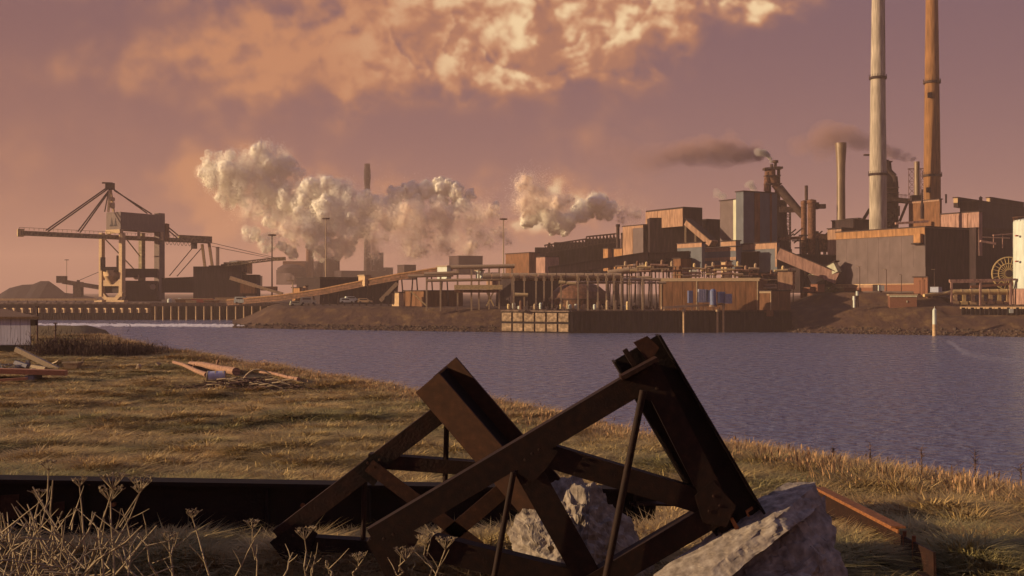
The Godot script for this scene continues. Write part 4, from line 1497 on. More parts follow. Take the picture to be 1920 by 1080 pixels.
	for k in [[1248, 507, "pale_steel", "pale lying tank left of the brown hopper box"], [1322, 506, "yellow_pipe", "yellow lying tank behind the middle of the wharf shed"], [1334, 508, "tan_cladding", "tan lying tank right beside the yellow one behind the wharf shed"], [1300, 510, "cream_paint", "cream lying tank just right of the brown hopper box"], [1205, 500, "yellow_pipe", "yellow lying tank on the rising yellowish pipe"], [1180, 508, "pale_steel", "pale lying tank at the left start of the rising yellowish pipe"]]:
		t = thing("yard_tank", k[3], "tank", W(k[0], k[1] + 6, 300), "small yard tanks")
		s = sh()
		var p := W(k[0], k[1], 300)
		s.tube(p + Vector3(-1.1, 0, 0), p + Vector3(1.1, 0, 0), 0.55, 0.55, 12)
		part(t, "tank_body", s, M[k[2]])
		s = sh()
		s.box(p + Vector3(-0.7, -1.2, 0), Vector3(0.25, 1.6, 0.8))
		s.box(p + Vector3(0.7, -1.2, 0), Vector3(0.25, 1.6, 0.8))
		part(t, "saddle", s, M.far_steel)
	t = thing("yellow_pipeline", "thick yellowish pipe rising to the right behind the pipe rack", "pipe", W(1190, 512, 292))
	s = sh()
	s.tube(W(1140, 512, 292), W(1180, 507, 292), 0.8)
	s.tube(W(1180, 508, 292), W(1225, 502, 292), 0.8)
	part(t, "pipe_length", s, M.pale_steel)
	s = sh()
	for k in [1150, 1176, 1200, 1222]:
		s.beam(W(k, 508, 292), Vector3(X(k, 292), 5.5, -292), 0.35, 0.35)
	part(t, "support", s, M.far_steel)


func yard_frames() -> void:
	rng.seed = 71
	var words := ["pale", "rusty", "yellow", "tan"]
	var mats := [M.pale_steel, M.rust_pipe, M.yellow_pipe, M.tan_cladding]
	for i in 16:
		var px := 1172.0 + i * 20.5 + rng.randf_range(-6, 6)
		var d := rng.randf_range(284, 298)
		var py := rng.randf_range(496, 508) + (8 if px > 1440 else 0)
		var k := i % 4
		var t := thing("pipe_manifold", "%s pipe manifold in the crowded yard between wharf shed and blue blocks" % words[k], "pipework", Vector3(X(px, d), 6, -d), "pipe manifolds in the yard")
		var w := rng.randf_range(2.2, 4.5)
		var top := Y(py, d)
		var s := sh()
		for q in [-0.5, 0.0, 0.5]:
			s.beam(Vector3(X(px, d) + q * w, 6, -d), Vector3(X(px, d) + q * w, top, -d), 0.22, 0.22)
		part(t, "columns", s, M.far_steel).set_meta("kind", "stuff")
		for j in rng.randi_range(2, 4):
			s = sh()
			var y := top - j * rng.randf_range(0.9, 1.5)
			s.tube(Vector3(X(px, d) - w * 0.6, y, -d + 0.3), Vector3(X(px, d) + w * 0.6, y + rng.randf_range(-0.2, 0.2), -d + 0.3), rng.randf_range(0.14, 0.34), -1, 8)
			part(t, "pipe", s, mats[(k + j) % 4])
		s = sh()
		s.lathe(Vector3(X(px, d) + w * 0.2, top - 0.2, -d), [Vector2(0.4, 0), Vector2(0.4, 1.2), Vector2(0.2, 1.6), Vector2(0, 1.6)], 8)
		part(t, "vent", s, mats[k])


# ------------------------------------------------------------------ the furnace plant, right of centre
func plant() -> void:
	var b: Bld
	var t: Node3D
	var s: Sh
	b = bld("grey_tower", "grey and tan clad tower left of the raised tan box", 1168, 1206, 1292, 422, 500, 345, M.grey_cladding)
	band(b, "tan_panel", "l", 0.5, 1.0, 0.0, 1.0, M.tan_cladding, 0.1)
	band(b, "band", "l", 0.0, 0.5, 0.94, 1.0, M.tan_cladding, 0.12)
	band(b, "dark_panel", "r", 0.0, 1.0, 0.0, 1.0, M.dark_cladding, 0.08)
	# raised box on legs
	var base := W(1281, 424, 332)
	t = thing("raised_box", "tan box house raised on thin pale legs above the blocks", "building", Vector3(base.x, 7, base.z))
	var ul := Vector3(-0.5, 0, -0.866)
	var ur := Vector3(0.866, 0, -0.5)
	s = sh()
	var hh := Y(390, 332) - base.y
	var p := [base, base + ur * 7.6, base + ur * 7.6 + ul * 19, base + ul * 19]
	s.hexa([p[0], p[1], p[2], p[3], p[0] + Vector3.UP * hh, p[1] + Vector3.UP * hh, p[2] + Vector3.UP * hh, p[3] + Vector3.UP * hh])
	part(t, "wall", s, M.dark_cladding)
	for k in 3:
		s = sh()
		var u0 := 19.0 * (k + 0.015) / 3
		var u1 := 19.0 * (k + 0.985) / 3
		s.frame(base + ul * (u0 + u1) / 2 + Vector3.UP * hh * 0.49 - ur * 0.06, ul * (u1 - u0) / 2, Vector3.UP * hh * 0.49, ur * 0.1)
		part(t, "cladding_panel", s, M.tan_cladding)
	s = sh()
	s.hexa([p[0] + Vector3.UP * (hh + 0.01) - ul * 0.2 - ur * 0.2, p[1] + Vector3.UP * (hh + 0.01), p[2] + Vector3.UP * (hh + 0.01), p[3] + Vector3.UP * (hh + 0.01), p[0] + Vector3.UP * (hh + 0.4) - ul * 0.2 - ur * 0.2, p[1] + Vector3.UP * (hh + 0.4), p[2] + Vector3.UP * (hh + 0.4), p[3] + Vector3.UP * (hh + 0.4)])
	part(t, "roof", s, M.dark_roof)
	for k in [[1285.5, 424, 332.0], [1304, 437, 332.0]]:
		s = sh()
		s.beam(W(k[0], k[1], k[2]), Vector3(X(k[0], k[2]), 8, -k[2]), 0.45, 0.45)
		part(t, "leg", s, M.pale_steel)
	s = sh()
	s.box(W(1262, 445, 345), Vector3(16, 12, 8))
	part(t, "back_house", s, M.dark_cladding)
	gallery("falling_gallery", "tan sided gallery sloping down to the right from the raised box", W(1291, 417, 329), W(1338, 457, 322), 3.2, 1.9, M.tan_cladding, [])
	bld("dark_block", "plain dark block between the raised box and the blue towers", 1311, 1325, 1354, 412, 480, 352, M.dark_cladding)
	b = bld("blue_tower", "lower blue-grey tower with a cream corner strip", 1350, 1382, 1392, 374, 465, 322, M.grey_cladding)
	band(b, "cream_strip", "l", 0.0, 0.2, 0.0, 1.0, M.cream_paint, 0.14)
	b = bld("blue_tower", "tallest blue-black tower with brown stripes by the furnace", 1380, 1394, 1457, 359, 470, 316, M.blue_cladding)
	band(b, "brown_stripe", "r", 0.32, 0.48, 0, 0.99, M.brown_cladding, 0.1)
	band(b, "brown_stripe", "r", 0.78, 0.84, 0, 0.99, M.brown_cladding, 0.1)
	b = bld("low_blue_box", "low blue box with a tan top edge, left of the striped box", 1270, 1316, 1322, 455, 495, 306, M.blue_cladding)
	band(b, "tan_band", "l", 0, 1, 0.8, 1, M.tan_cladding)
	b = bld("low_blue_box", "low blue box with two tan stripes below the cream corner strip", 1321, 1380, 1390, 463, 495, 305, M.blue_cladding)
	band(b, "tan_band", "l", 0, 1, 0.78, 1, M.tan_cladding)
	band(b, "tan_band", "l", 0, 1, 0.24, 0.42, M.tan_cladding)
	b = bld("low_blue_box", "flat tan-topped box between the blue towers and striped box", 1352, 1380, 1388, 452, 466, 311, M.blue_cladding)
	band(b, "tan_band", "l", 0, 1, 0.4, 1, M.tan_cladding)
	b = bld("low_blue_box", "tan and blue box at the foot of the tallest tower", 1392, 1457, 1462, 455, 500, 304, M.blue_cladding)
	band(b, "tan_band", "l", 0, 1, 0.76, 1, M.tan_cladding)
	band(b, "tan_strip", "l", 0.0, 0.05, 0.0, 0.76, M.tan_cladding)
	bld("dark_block", "dark low block below the tallest blue tower", 1384, 1420, 1455, 473, 520, 310, M.dark_cladding)
	gallery("pink_gallery", "broad pinkish gallery sloping down right towards the big grey hall", W(1460, 475, 303), W(1570, 522, 297), 3.4, 3.2, M.pink_cladding, [[0.5, 9.9], [0.85, 9.9]])
	gallery("cream_gallery", "short cream gallery rising right into the big grey hall", W(1522, 525, 301), W(1570, 500, 296.5), 3.0, 3.0, M.cream_paint, [[0.1, 9.9]])
	bld("dark_block", "dark sunken hall behind the pinkish gallery", 1458, 1500, 1572, 478, 540, 324, M.dark_cladding)
	# blast furnace
	t = thing("blast_furnace", "dark blast furnace top with platforms, pipes and a slanting downcomer", "furnace", W(1450, 470, 362))
	s = sh()
	for k in [[1437, 318], [1460, 312], [1443, 330], [1456, 330]]:
		s.beam(W(k[0], k[1], 362), Vector3(X(k[0], 362), 8, -362), 0.9, 0.9)
	part(t, "tower_frame", s, M.far_steel)
	s = sh()
	s.beam(W(1432, 317, 361), W(1466, 315, 361), 3.4, 0.7)
	s.beam(W(1434, 330, 361), W(1462, 330, 361), 3.2, 0.45)
	s.beam(W(1434, 345, 361), W(1464, 345, 361), 3.2, 0.45)
	part(t, "platform", s, M.far_steel)
	s = sh()
	s.lathe(W(1454, 312, 361), [Vector2(0.5, -1), Vector2(0.5, 1), Vector2(1.0, 1.3), Vector2(1.0, 2.0), Vector2(0, 2.2)], 10)
	s.lathe(W(1447, 318, 361), [Vector2(0.5, 0), Vector2(0.6, 1.8), Vector2(0, 1.8)], 10)
	part(t, "bleeder_valve", s, M.far_steel)
	s = sh()
	s.line([W(1446, 318, 361), W(1447, 330, 361), W(1452, 345, 361), W(1462, 358, 361)], 1.4, 1.1, 10)
	s.line([W(1440, 322, 361), W(1438, 335, 361), W(1437, 358, 361)], 0.9, 0.9, 8)
	part(t, "uptake", s, M.rust_pipe)
	s = sh()
	s.lathe(Vector3(X(1452, 364), 8, -364), [Vector2(5.2, 0), Vector2(5.6, 14), Vector2(4.0, 26), Vector2(2.6, 33), Vector2(0, 34)], 20)
	part(t, "furnace_shell", s, M.dark_cladding)
	s = sh()
	s.tube(W(1460, 352, 361), W(1506, 405, 358), 1.5, 1.2, 12)
	part(t, "downcomer", s, M.far_steel)
	s = sh()
	s.beam(W(1462, 393, 360), W(1503, 393, 359), 1.6, 1.8)
	s.beam(W(1465, 385, 360), W(1475, 393, 360), 0.4, 0.4)
	part(t, "bridge", s, M.far_steel)
	s = sh()
	lattice(s, W(1477, 393, 362), W(1477, 470, 362), 1.6, 1.6, 8, 0.22)
	part(t, "lattice_tower", s, M.far_steel)
	s = sh()
	for k in [1463, 1468, 1472]:
		s.beam(W(k, 375, 363), W(k, 470, 363), 1.0, 1.0)
	part(t, "buckstay", s, M.dark_cladding)
	for k in [[1507.5, 375, 0.95, 355, "rust-red hot stove with a thin stack on top, left of the pair"], [1522, 373, 1.3, 352, "rust-red hot stove with a small side platform, right of the pair"]]:
		var st := thing("hot_stove", k[4], "hot stove", W(k[0], 470, k[3]), "hot stoves by the furnace")
		s = sh()
		var h := Y(k[1], k[3])
		s.lathe(Vector3(X(k[0], k[3]), 8, -k[3]), [Vector2(k[2] * 1.25, 0), Vector2(k[2], h * 0.35), Vector2(k[2], h - 9.5), Vector2(k[2] * 1.15, h - 9.3), Vector2(k[2] * 1.1, h - 8.4), Vector2(0, h - 8)], 20)
		part(st, "shell", s, M.rust_pipe)
		s = sh()
		if k[0] < 1510.0:
			s.tube(W(1512, 376, k[3] + 1), W(1512, 348, k[3] + 1), 0.55)
			part(st, "stack", s, M.far_steel)
		else:
			s.box(W(1538, 387, k[3]), Vector3(3.2, 1.4, 2))
			s.box(W(1528, 386, k[3]), Vector3(2.2, 2.2, 2))
			part(st, "side_platform", s, M.far_steel)
			s = sh()
			s.lathe(Vector3(X(1530, k[3]), 8, -k[3]), [Vector2(2.4, 0), Vector2(1.8, 8), Vector2(1.1, 16), Vector2(0.9, 22)], 12)
			part(st, "flue", s, M.dark_cladding)
	t = thing("pipe_tangle", "low tangle of frames and pipes between furnace and flared chimney", "steelwork", W(1540, 470, 350))
	s = sh()
	for i in 26:
		var a := W(rng.randf_range(1470, 1565), rng.randf_range(438, 470), 352)
		var dir: Vector3 = [Vector3(rng.randf_range(2, 7), 0, 0), Vector3(0, -rng.randf_range(3, 6), 0), Vector3(3, 2.5, 0)][rng.randi() % 3]
		s.beam(a, a + dir, 0.4, 0.4)
	part(t, "frame", s, M.far_steel)
	s = sh()
	s.beam(W(1462, 448, 351), W(1500, 446, 351), 2, 1.0)
	s.beam(W(1528, 442, 352), W(1566, 446, 352), 2, 1.6)
	s.box(W(1545, 458, 353), Vector3(8, 5, 3))
	part(t, "pipe", s, M.rust_pipe)


func chimney_rings(t: Node3D, px: float, d: float, r: float, ys: Array, m: Material) -> void:
	for y in ys:
		var s := sh()
		s.lathe(W(px, y, d) + Vector3.DOWN * 0.3, [Vector2(r + 0.0, 0), Vector2(r + 0.5, 0.05), Vector2(r + 0.5, 0.75), Vector2(r + 0.0, 0.8)], 28)
		var g := part(t, "gallery_ring", s, m)
		s = sh()
		for i in 20:
			var e := Vector3(cos(TAU * i / 20), 0, sin(TAU * i / 20)) * (r + 0.45)
			s.beam(W(px, y, d) + e, W(px, y, d) + e + Vector3.UP * 1.2, 0.08, 0.08)
		part(g, "handrail", s, m).set_meta("kind", "stuff")


# ------------------------------------------------------------------ right: chimneys, grey hall, sheds, pipe bridge
func plant_right() -> void:
	var b: Bld
	var t: Node3D
	var s: Sh
	# flared chimney
	t = thing("flared_chimney", "bronze chimney with a flared mouth left of the white one", "chimney", W(1577, 425, 352))
	s = sh()
	var top := W(1577, 268, 352)
	s.lathe(Vector3(top.x, 10, top.z), [Vector2(1.5, 0), Vector2(1.32, top.y - 22), Vector2(1.4, top.y - 17), Vector2(1.75, top.y - 11.5), Vector2(1.8, top.y - 10), Vector2(1.5, top.y - 10), Vector2(1.4, top.y - 12)], 28)
	part(t, "shaft", s, M.bronze_stack)
	# big grey hall
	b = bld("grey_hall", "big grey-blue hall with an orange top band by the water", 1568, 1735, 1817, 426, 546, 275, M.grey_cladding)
	band(b, "orange_band", "l", 0, 1, 0.885, 1.0, M.orange_band, 0.2)
	for r in 3:
		for k in 8:
			if r == 0 and k < 4:
				continue
			band(b, "cladding_panel", "l", k / 8.0 + 0.0008, (k + 1) / 8.0 - 0.0008, 0.13 + r * 0.25, 0.13 + r * 0.25 + 0.2485, M.grey_cladding, 0.05)
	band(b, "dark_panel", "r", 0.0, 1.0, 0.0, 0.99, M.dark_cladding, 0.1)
	band(b, "duct", "l", 0.02, 0.09, 0.76, 0.9, M.orange_band, 1.2)
	band(b, "duct_shelf", "l", 0.02, 0.11, 0.735, 0.755, M.dark_cladding, 1.4)
	band(b, "sill", "l", 0, 1, 0.105, 0.12, M.crane_pale, 0.15)
	band(b, "brown_plinth", "l", 0, 0.55, 0, 0.11, M.brick, 0.3)
	band(b, "roller_door", "l", 0.47, 0.56, 0, 0.11, M.dark_cladding, 0.36)
	band(b, "pale_plinth", "l", 0.56, 1.0, 0.06, 0.105, M.tan_cladding, 0.2)
	band(b, "brick_plinth", "l", 0.56, 1.0, 0.0, 0.058, M.brick, 0.25)
	b = bld("brick_lean_to", "orange brick lean-to at the grey hall's lit corner", 1713, 1739, 1741, 520, 547, 271, M.brick, 60, null, "hut")
	t = thing("signal_panel", "white box cabinet by the dark door of the grey hall", "cabinet", W(1652, 546, 272))
	s = sh()
	s.box(W(1652, 540, 272), Vector3(1.4, 1.4, 0.8))
	part(t, "cabinet_body", s, M.white_paint)
	s = sh()
	s.box(W(1652, 545, 272), Vector3(0.5, 0.8, 0.5))
	part(t, "stand", s, M.far_steel)
	b = bld("tan_annex", "tan annex left of the grey hall with a dark sloped roof", 1552, 1578, 1650, 428, 480, 339, M.dark_cladding)
	band(b, "tan_panel", "l", 0, 1, 0, 0.97, M.tan_cladding, 0.1)
	bld("roof_block", "dark roof house behind the flared chimney and grey hall", 1560, 1600, 1645, 412, 440, 345, M.dark_cladding)
	bld("roof_block", "small cream-lit roof house between the flared and white chimneys", 1585, 1608, 1614, 410, 425, 350, M.yellow_pipe)
	# white chimney
	t = thing("white_chimney", "tall white chimney with two dark rings, rising out of frame", "chimney", W(1646, 440, 340))
	var x := X(1646.5, 340)
	s = sh()
	var yt := Y(-260, 340)
	s.lathe(Vector3(x, 9.5, -340), [Vector2(2.75, 0), Vector2(2.62, Y(328, 340) - 9.5), Vector2(2.22, Y(147, 340) - 9.5), Vector2(1.85, Y(0, 340) - 9.5), Vector2(1.5, yt - 9.5), Vector2(1.2, yt - 9.5)], 40)
	part(t, "shaft", s, M.white_stack)
	chimney_rings(t, 1646.5, 340, 2.45, [328], M.dark_cladding)
	chimney_rings(t, 1646.5, 340, 2.2, [147], M.dark_cladding)
	s = sh()
	s.beam(Vector3(x + 2.2, 12, -338.6), Vector3(x + 1.6, yt, -339.2), 0.18, 0.18)
	part(t, "ladder", s, M.far_steel)
	# orange chimney
	t = thing("orange_chimney", "tall orange-brown chimney right of the white one", "chimney", W(1748, 440, 347.0))
	x = X(1748, 347.0)
	s = sh()
	s.lathe(Vector3(x, 9.5, -347.0), [Vector2(2.75, 0), Vector2(2.6, Y(330, 344) - 9.5), Vector2(2.25, Y(155, 344) - 9.5), Vector2(1.9, Y(0, 344) - 9.5), Vector2(1.55, yt - 9.5), Vector2(1.2, yt - 9.5)], 40)
	part(t, "shaft", s, M.orange_stack)
	chimney_rings(t, 1748, 347.0, 2.5, [330], M.far_steel)
	chimney_rings(t, 1748, 347.0, 2.2, [155], M.far_steel)
	for k in [[1744, 178], [1741, 356]]:
		s = sh()
		s.box(W(k[0], k[1], 344.2), Vector3(1.0, 1.6, 1.4))
		part(t, "instrument_box", s, M.dark_cladding)
	# second furnace group behind the white chimney
	t = thing("gas_tower", "dark furnace tower with a bent gas pipe right of the white chimney", "furnace", W(1672, 430, 368))
	s = sh()
	s.line([W(1661, 300, 368), W(1662, 316, 368), W(1677, 331, 368), W(1678.5, 345, 368), W(1678.5, 430, 368)], 1.0, 1.1, 10)
	part(t, "gas_pipe", s, M.far_steel)
	s = sh()
	s.lathe(Vector3(X(1664, 369), 9, -369), [Vector2(2.6, 0), Vector2(2.6, 30), Vector2(1.6, 42), Vector2(1.2, 46), Vector2(0, 46.5)], 16)
	part(t, "furnace_shell", s, M.dark_cladding)
	s = sh()
	s.beam(W(1655, 373, 366), W(1702, 377, 366), 4, 1.4)
	for k in [352, 362, 390, 402, 415]:
		s.beam(W(1664, k, 366), W(1684, k, 366), 2.2, 0.35)
	s.beam(W(1620, 290.5, 368), W(1630, 290.5, 368), 1.0, 0.5)
	s.beam(W(1660, 303, 368), W(1673, 303, 368), 1.0, 0.4)
	part(t, "platform", s, M.far_steel)
	s = sh()
	for i in 14:
		var p := W(1668 + i * 2.5, 370.5, 364.5)
		s.beam(p, p + Vector3.UP * 1.2, 0.1, 0.1)
	s.beam(W(1668, 364, 364.5), W(1702, 366, 364.5), 0.12, 0.12)
	part(t, "handrail", s, M.far_steel)
	s = sh()
	s.beam(W(1702, 378, 366), W(1687, 415, 366), 0.7, 0.7)
	s.beam(W(1680, 400, 366), W(1668, 425, 366), 0.6, 0.6)
	s.beam(W(1686, 386, 366), W(1686, 405, 366), 0.4, 0.4)
	part(t, "strut", s, M.far_steel)
	s = sh()
	s.beam(W(1628, 415, 367), W(1612, 425, 367), 1, 1)
	s.beam(W(1631, 392, 367), W(1615, 418, 367), 0.9, 0.9)
	part(t, "incline", s, M.dark_cladding)
	t = thing("lattice_mast", "fine lattice frame around the small smoking stack", "lattice mast", W(1720, 380, 360))
	s = sh()
	for k in [[1704, 1716], [1726, 1734]]:
		for j in k:
			s.beam(W(j, 316, 361), W(j, 376, 361), 0.14, 0.14)
		for j in 5:
			var y0 := 316 + j * 12
			s.beam(W(k[0], y0, 361), W(k[1], y0 + 12, 361), 0.12, 0.12)
			s.beam(W(k[1], y0, 361), W(k[0], y0 + 12, 361), 0.12, 0.12)
			s.beam(W(k[0], y0, 361), W(k[1], y0, 361), 0.12, 0.12)
	s.beam(W(1702, 317, 361), W(1736, 316, 361), 0.2, 0.25)
	part(t, "lattice_frame", s, M.rust_pipe)
	t = thing("smoking_stack", "small smoking stack between the white and orange chimneys", "chimney", W(1719.5, 380, 358))
	s = sh()
	s.lathe(W(1719.5, 380, 358), [Vector2(0.95, 0), Vector2(0.85, Y(303, 358) - Y(380, 358)), Vector2(0.5, Y(303, 358) - Y(380, 358))], 18)
	part(t, "shaft", s, M.bronze_stack)
	s = sh()
	s.box(W(1717, 372, 357), Vector3(3.2, 2.0, 2.4))
	part(t, "foot", s, M.dark_cladding)
	b = bld("brown_box", "brown lit box house between the two tall chimneys' feet", 1704, 1762, 1766, 374, 432, 330, M.brown_cladding)
	band(b, "roof_edge", "l", 0, 1, 0.95, 1.0, M.tan_cladding, 0.2)
	band(b, "panel_shadow", "l", 0.5, 0.505, 0, 0.9, M.dark_cladding, 0.15)
	band(b, "duct_box", "l", 0.2, 0.6, 0.16, 0.3, M.brown_cladding, 1.0)
	t = thing("roof_stack", "thin dark stack standing against the brown box house", "chimney", W(1729, 415, 322))
	s = sh()
	s.lathe(W(1729, 410, 322), [Vector2(0.5, 0), Vector2(0.55, 3.5), Vector2(0.3, 5), Vector2(0.22, 8.8), Vector2(0, 8.8)], 10)
	part(t, "shaft", s, M.dark_cladding)
	s = sh()
	s.beam(W(1679, 419, 322), W(1740, 415, 322), 1.0, 0.6)
	part(t, "cross_duct", s, M.pink_cladding)
	b = bld("tan_hall", "pinkish tan hall wall right of the orange chimney", 1764, 1836, 1842, 397, 470, 318, M.pink_cladding)
	band(b, "downpipe", "l", 0.28, 0.295, 0, 0.97, M.brown_cladding, 0.15)
	for i in 5:
		band(b, "cladding_panel", "l", i * 0.2 + 0.003, i * 0.2 + 0.197, 0.02, 0.95, M.pink_cladding, 0.06)
	band(b, "low_annex", "l", 0.75, 1.0, 0, 0.35, M.dark_cladding, 1.5)
	# dark shed
	b = bld("dark_shed", "huge dark rolling shed filling the right edge", 1800, 1835, 2060, 377, 548, 345, M.dark_cladding, 45)
	for k in [[1788, 1836, 371], [1850, 1920, 371]]:
		var rb := bld("roof_monitor", ["left roof monitor on top of the dark shed", "right roof monitor on top of the dark shed, partly out of frame"][0 if k[0] < 1800 else 1], k[0], k[0] + 8, k[1], k[2], 380, 352, M.dark_cladding, 45, M.far_steel)
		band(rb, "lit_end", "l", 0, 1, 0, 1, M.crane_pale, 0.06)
	t = thing("roof_vent", "small round vent on the dark shed's roof", "vent", W(1839, 378, 350))
	s = sh()
	s.lathe(W(1839, 380, 350), [Vector2(0.5, 0), Vector2(0.5, 1.4), Vector2(0.7, 1.5), Vector2(0, 2.2)], 10)
	part(t, "cowl", s, M.far_steel)
	s = sh()
	s.tube(W(1774, 381, 344), W(1774, 364, 344), 0.3)
	part(t, "pipe", s, M.far_steel)
	b = bld("shed_wing", "low dark wing of the shed behind the spoked wheel", 1812, 1830, 1990, 428, 546, 318, M.dark_cladding, 60)
	band(b, "window_strip", "r", 0.03, 0.38, 0.855, 0.875, M.crane_pale, 0.1)
	t = thing("roof_bridge", "tan walkway frames on the wing beside the white tank", "walkway", W(1870, 450, 312))
	s = sh()
	s.beam(W(1862, 441, 312), W(1902, 438, 312), 1, 0.3)
	s.beam(W(1838, 452, 312), W(1866, 457, 312), 1, 0.6)
	for k in [1863, 1880, 1900]:
		s.beam(W(k, 440, 312), W(k, 465, 312), 0.2, 0.2)
	part(t, "frame", s, M.pink_cladding)
	# spoked wheel
	t = thing("spoked_wheel", "big yellowish spoked bucket wheel half behind the white tank", "bucket wheel", W(1893, 512, 273.5))
	var wc := W(1891, 513, 273.5)
	s = sh()
	var rad := 4.2
	for i in 28:
		var a0 := TAU * i / 28
		var a1 := TAU * (i + 1) / 28
		s.beam(wc + Vector3(cos(a0), sin(a0), 0) * rad, wc + Vector3(cos(a1), sin(a1), 0) * rad, 0.3, 0.25)
		s.beam(wc + Vector3(cos(a0), sin(a0), 0) * rad * 0.62, wc + Vector3(cos(a1), sin(a1), 0) * rad * 0.62, 0.3, 0.2)
	part(t, "rim", s, M.yellow_pipe)
	for i in 24:
		s = sh()
		var a0 := TAU * i / 24
		var e := Vector3(cos(a0), sin(a0), 0)
		s.beam(wc + e * 0.8, wc + e * rad, 0.16, 0.16, Vector3(0, 0, 1))
		part(t, "spoke", s, M.yellow_pipe)
	s = sh()
	s.tube(wc + Vector3(0, 0, -0.8), wc + Vector3(0, 0, 0.6), 0.9, 0.9, 16)
	part(t, "hub", s, M.dark_cladding)
	s = sh()
	s.beam(wc + Vector3(0.5, 0, -1), wc + Vector3(0.5, -6, -1), 1.0, 1.0)
	part(t, "stand", s, M.dark_cladding)
	# white tank
	t = thing("white_tank", "large cream-white storage tank cut by the right edge", "tank", W(1931, 560, 269))
	s = sh()
	var tc := Vector3(X(1932, 269), Y(541, 269), -269)
	var th := Y(416, 269) - tc.y
	s.lathe(tc, [Vector2(3.95, 0), Vector2(3.95, th), Vector2(3.8, th + 0.4), Vector2(0, th + 1.2)], 40)
	part(t, "tank_body", s, M.white_paint)
	s = sh()
	s.lathe(tc, [Vector2(4.3, -5), Vector2(4.3, -0.1), Vector2(4.12, 0)], 40)
	part(t, "plinth", s, M.pink_cladding)
	s = sh()
	for i in 24:
		var e := Vector3(cos(TAU * i / 24), 0, sin(TAU * i / 24)) * 3.9
		s.beam(tc + e + Vector3.UP * th, tc + e + Vector3.UP * (th + 1.1), 0.08, 0.08)
	s.lathe(tc + Vector3.UP * (th + 1.1), [Vector2(4.0, 0), Vector2(4.1, 0), Vector2(4.1, 0.1), Vector2(4.0, 0.1)], 24)
	part(t, "handrail", s, M.rust_pipe).set_meta("kind", "stuff")
	for k in [442, 490]:
		s = sh()
		s.box(W(1906.5, k, 267.0), Vector3(0.7, 0.35, 0.5))
		part(t, "nozzle", s, M.red_paint)
	# pipe bridge in front of it
	t = thing("yellow_pipe_bridge", "thick yellow pipe on low supports at the right edge", "pipe bridge", W(1840, 572, 270))
	for i in 7:
		s = sh()
		var p0 := 1785.0 + i * 17
		s.tube(W(p0, 547.5, 272), W(p0 + 16.4, 547.5, 272), 0.72)
		part(t, "pipe_length", s, M.yellow_pipe)
		s = sh()
		s.tube(W(p0 + 16, 547.5, 272), W(p0 + 17, 547.5, 272), 0.8)
		part(t, "flange", s, M.crane_pale)
	s = sh()
	s.line([W(1785, 548, 272), W(1765, 550, 272), W(1740, 553, 271), W(1732, 554, 270.5)], 0.55, 0.4, 10)
	part(t, "pipe_nose", s, M.yellow_pipe)
	for i in 8:
		s = sh()
		var px := 1790.0 + i * 16.5
		s.box(W(px, 560, 272), Vector3(0.9, 2.2, 1.0))
		s.box(W(px, 568, 271.5), Vector3(1.6, 0.8, 1.4))
		part(t, "saddle", s, M.yellow_pipe if i % 2 else M.crane_pale)
	s = sh()
	s.beam(W(1745, 553, 271), W(1752, 572, 271), 0.3, 0.3)
	s.beam(W(1748, 553, 271), W(1742, 572, 271), 0.3, 0.3)
	part(t, "trestle", s, M.yellow_pipe)
	t = thing("pipe_gantry", "pinkish steel gantry frame standing over the yellow pipe", "gantry", W(1840, 574, 268))
	s = sh()
	s.beam(W(1780, 526, 268), W(1905, 524, 268), 0.8, 0.5)
	s.beam(W(1780, 529, 274), W(1905, 527, 274), 0.8, 0.5)
	part(t, "top_beam", s, M.pink_cladding)
	for px in [1784, 1838, 1895]:
		s = sh()
		s.beam(W(px, 526, 268), Vector3(X(px, 268), 6.6, -268), 0.45, 0.45)
		part(t, "column", s, M.pink_cladding)
	s = sh()
	s.beam(W(1820, 538, 270), W(1900, 532, 270), 0.5, 0.6)
	part(t, "sloping_beam", s, M.brick)
	# retaining wall of sheet piles, waterside
	t = thing("retaining_wall", "low retaining wall with a pale coping below the yellow pipe", "retaining wall", W(1860, 590, 258))
	s = sh()
	s.beam(W(1800, 577, 260), W(1990, 577, 249.6), 0.9, 0.5)
	part(t, "coping", s, M.crane_pale)
	for i in 18:
		s = sh()
		var px := 1806.0 + i * 8.5
		var dw := 259.6 - (px - 1800.0) * 0.0547 + 0.2 * (i % 2)
		s.box(Vector3(X(px, dw), Y(585, dw), -dw), Vector3(0.75, 2.2, 0.5))
		part(t, "wall_pile", s, M.sheet_pile)
	t = thing("notice_box", "small white box on the retaining wall", "sign", W(1896, 590, 253.8))
	s = sh()
	s.box(W(1896, 583, 253.6), Vector3(1.0, 1.0, 0.15))
	part(t, "panel", s, M.white_paint)
	s = sh()
	s.box(W(1896, 590, 253.8), Vector3(0.15, 1.2, 0.15))
	part(t, "post", s, M.far_steel)
	# brick hut with a pale roof edge, mooring post, marker posts
	b = bld("brick_hut", "flat brick hut with a pale roof edge on the bank", 1668, 1719, 1722, 554, 578, 266, M.brick, 12, M.pale_steel, "hut")
	band(b, "fascia", "l", 0, 1, 0.88, 1.0, M.cream_paint, 0.2)
	band(b, "lamp", "l", 0.35, 0.38, 0.45, 0.6, M.cream_paint, 0.15)
	t = thing("mooring_post", "white-topped mooring post standing in the canal", "mooring post", W(1752, 628, 246))
	s = sh()
	s.tube(Vector3(X(1752, 246), -1, -246), Vector3(X(1752, 246), Y(608, 246), -246), 0.48, 0.46, 12)
	part(t, "pile_shaft", s, M.crane_pale)
	s = sh()
	s.tube(Vector3(X(1752, 246), Y(608, 246), -246), Vector3(X(1752, 246), Y(581, 246), -246), 0.46, 0.42, 12)
	part(t, "white_top", s, M.white_paint)
	s = sh()
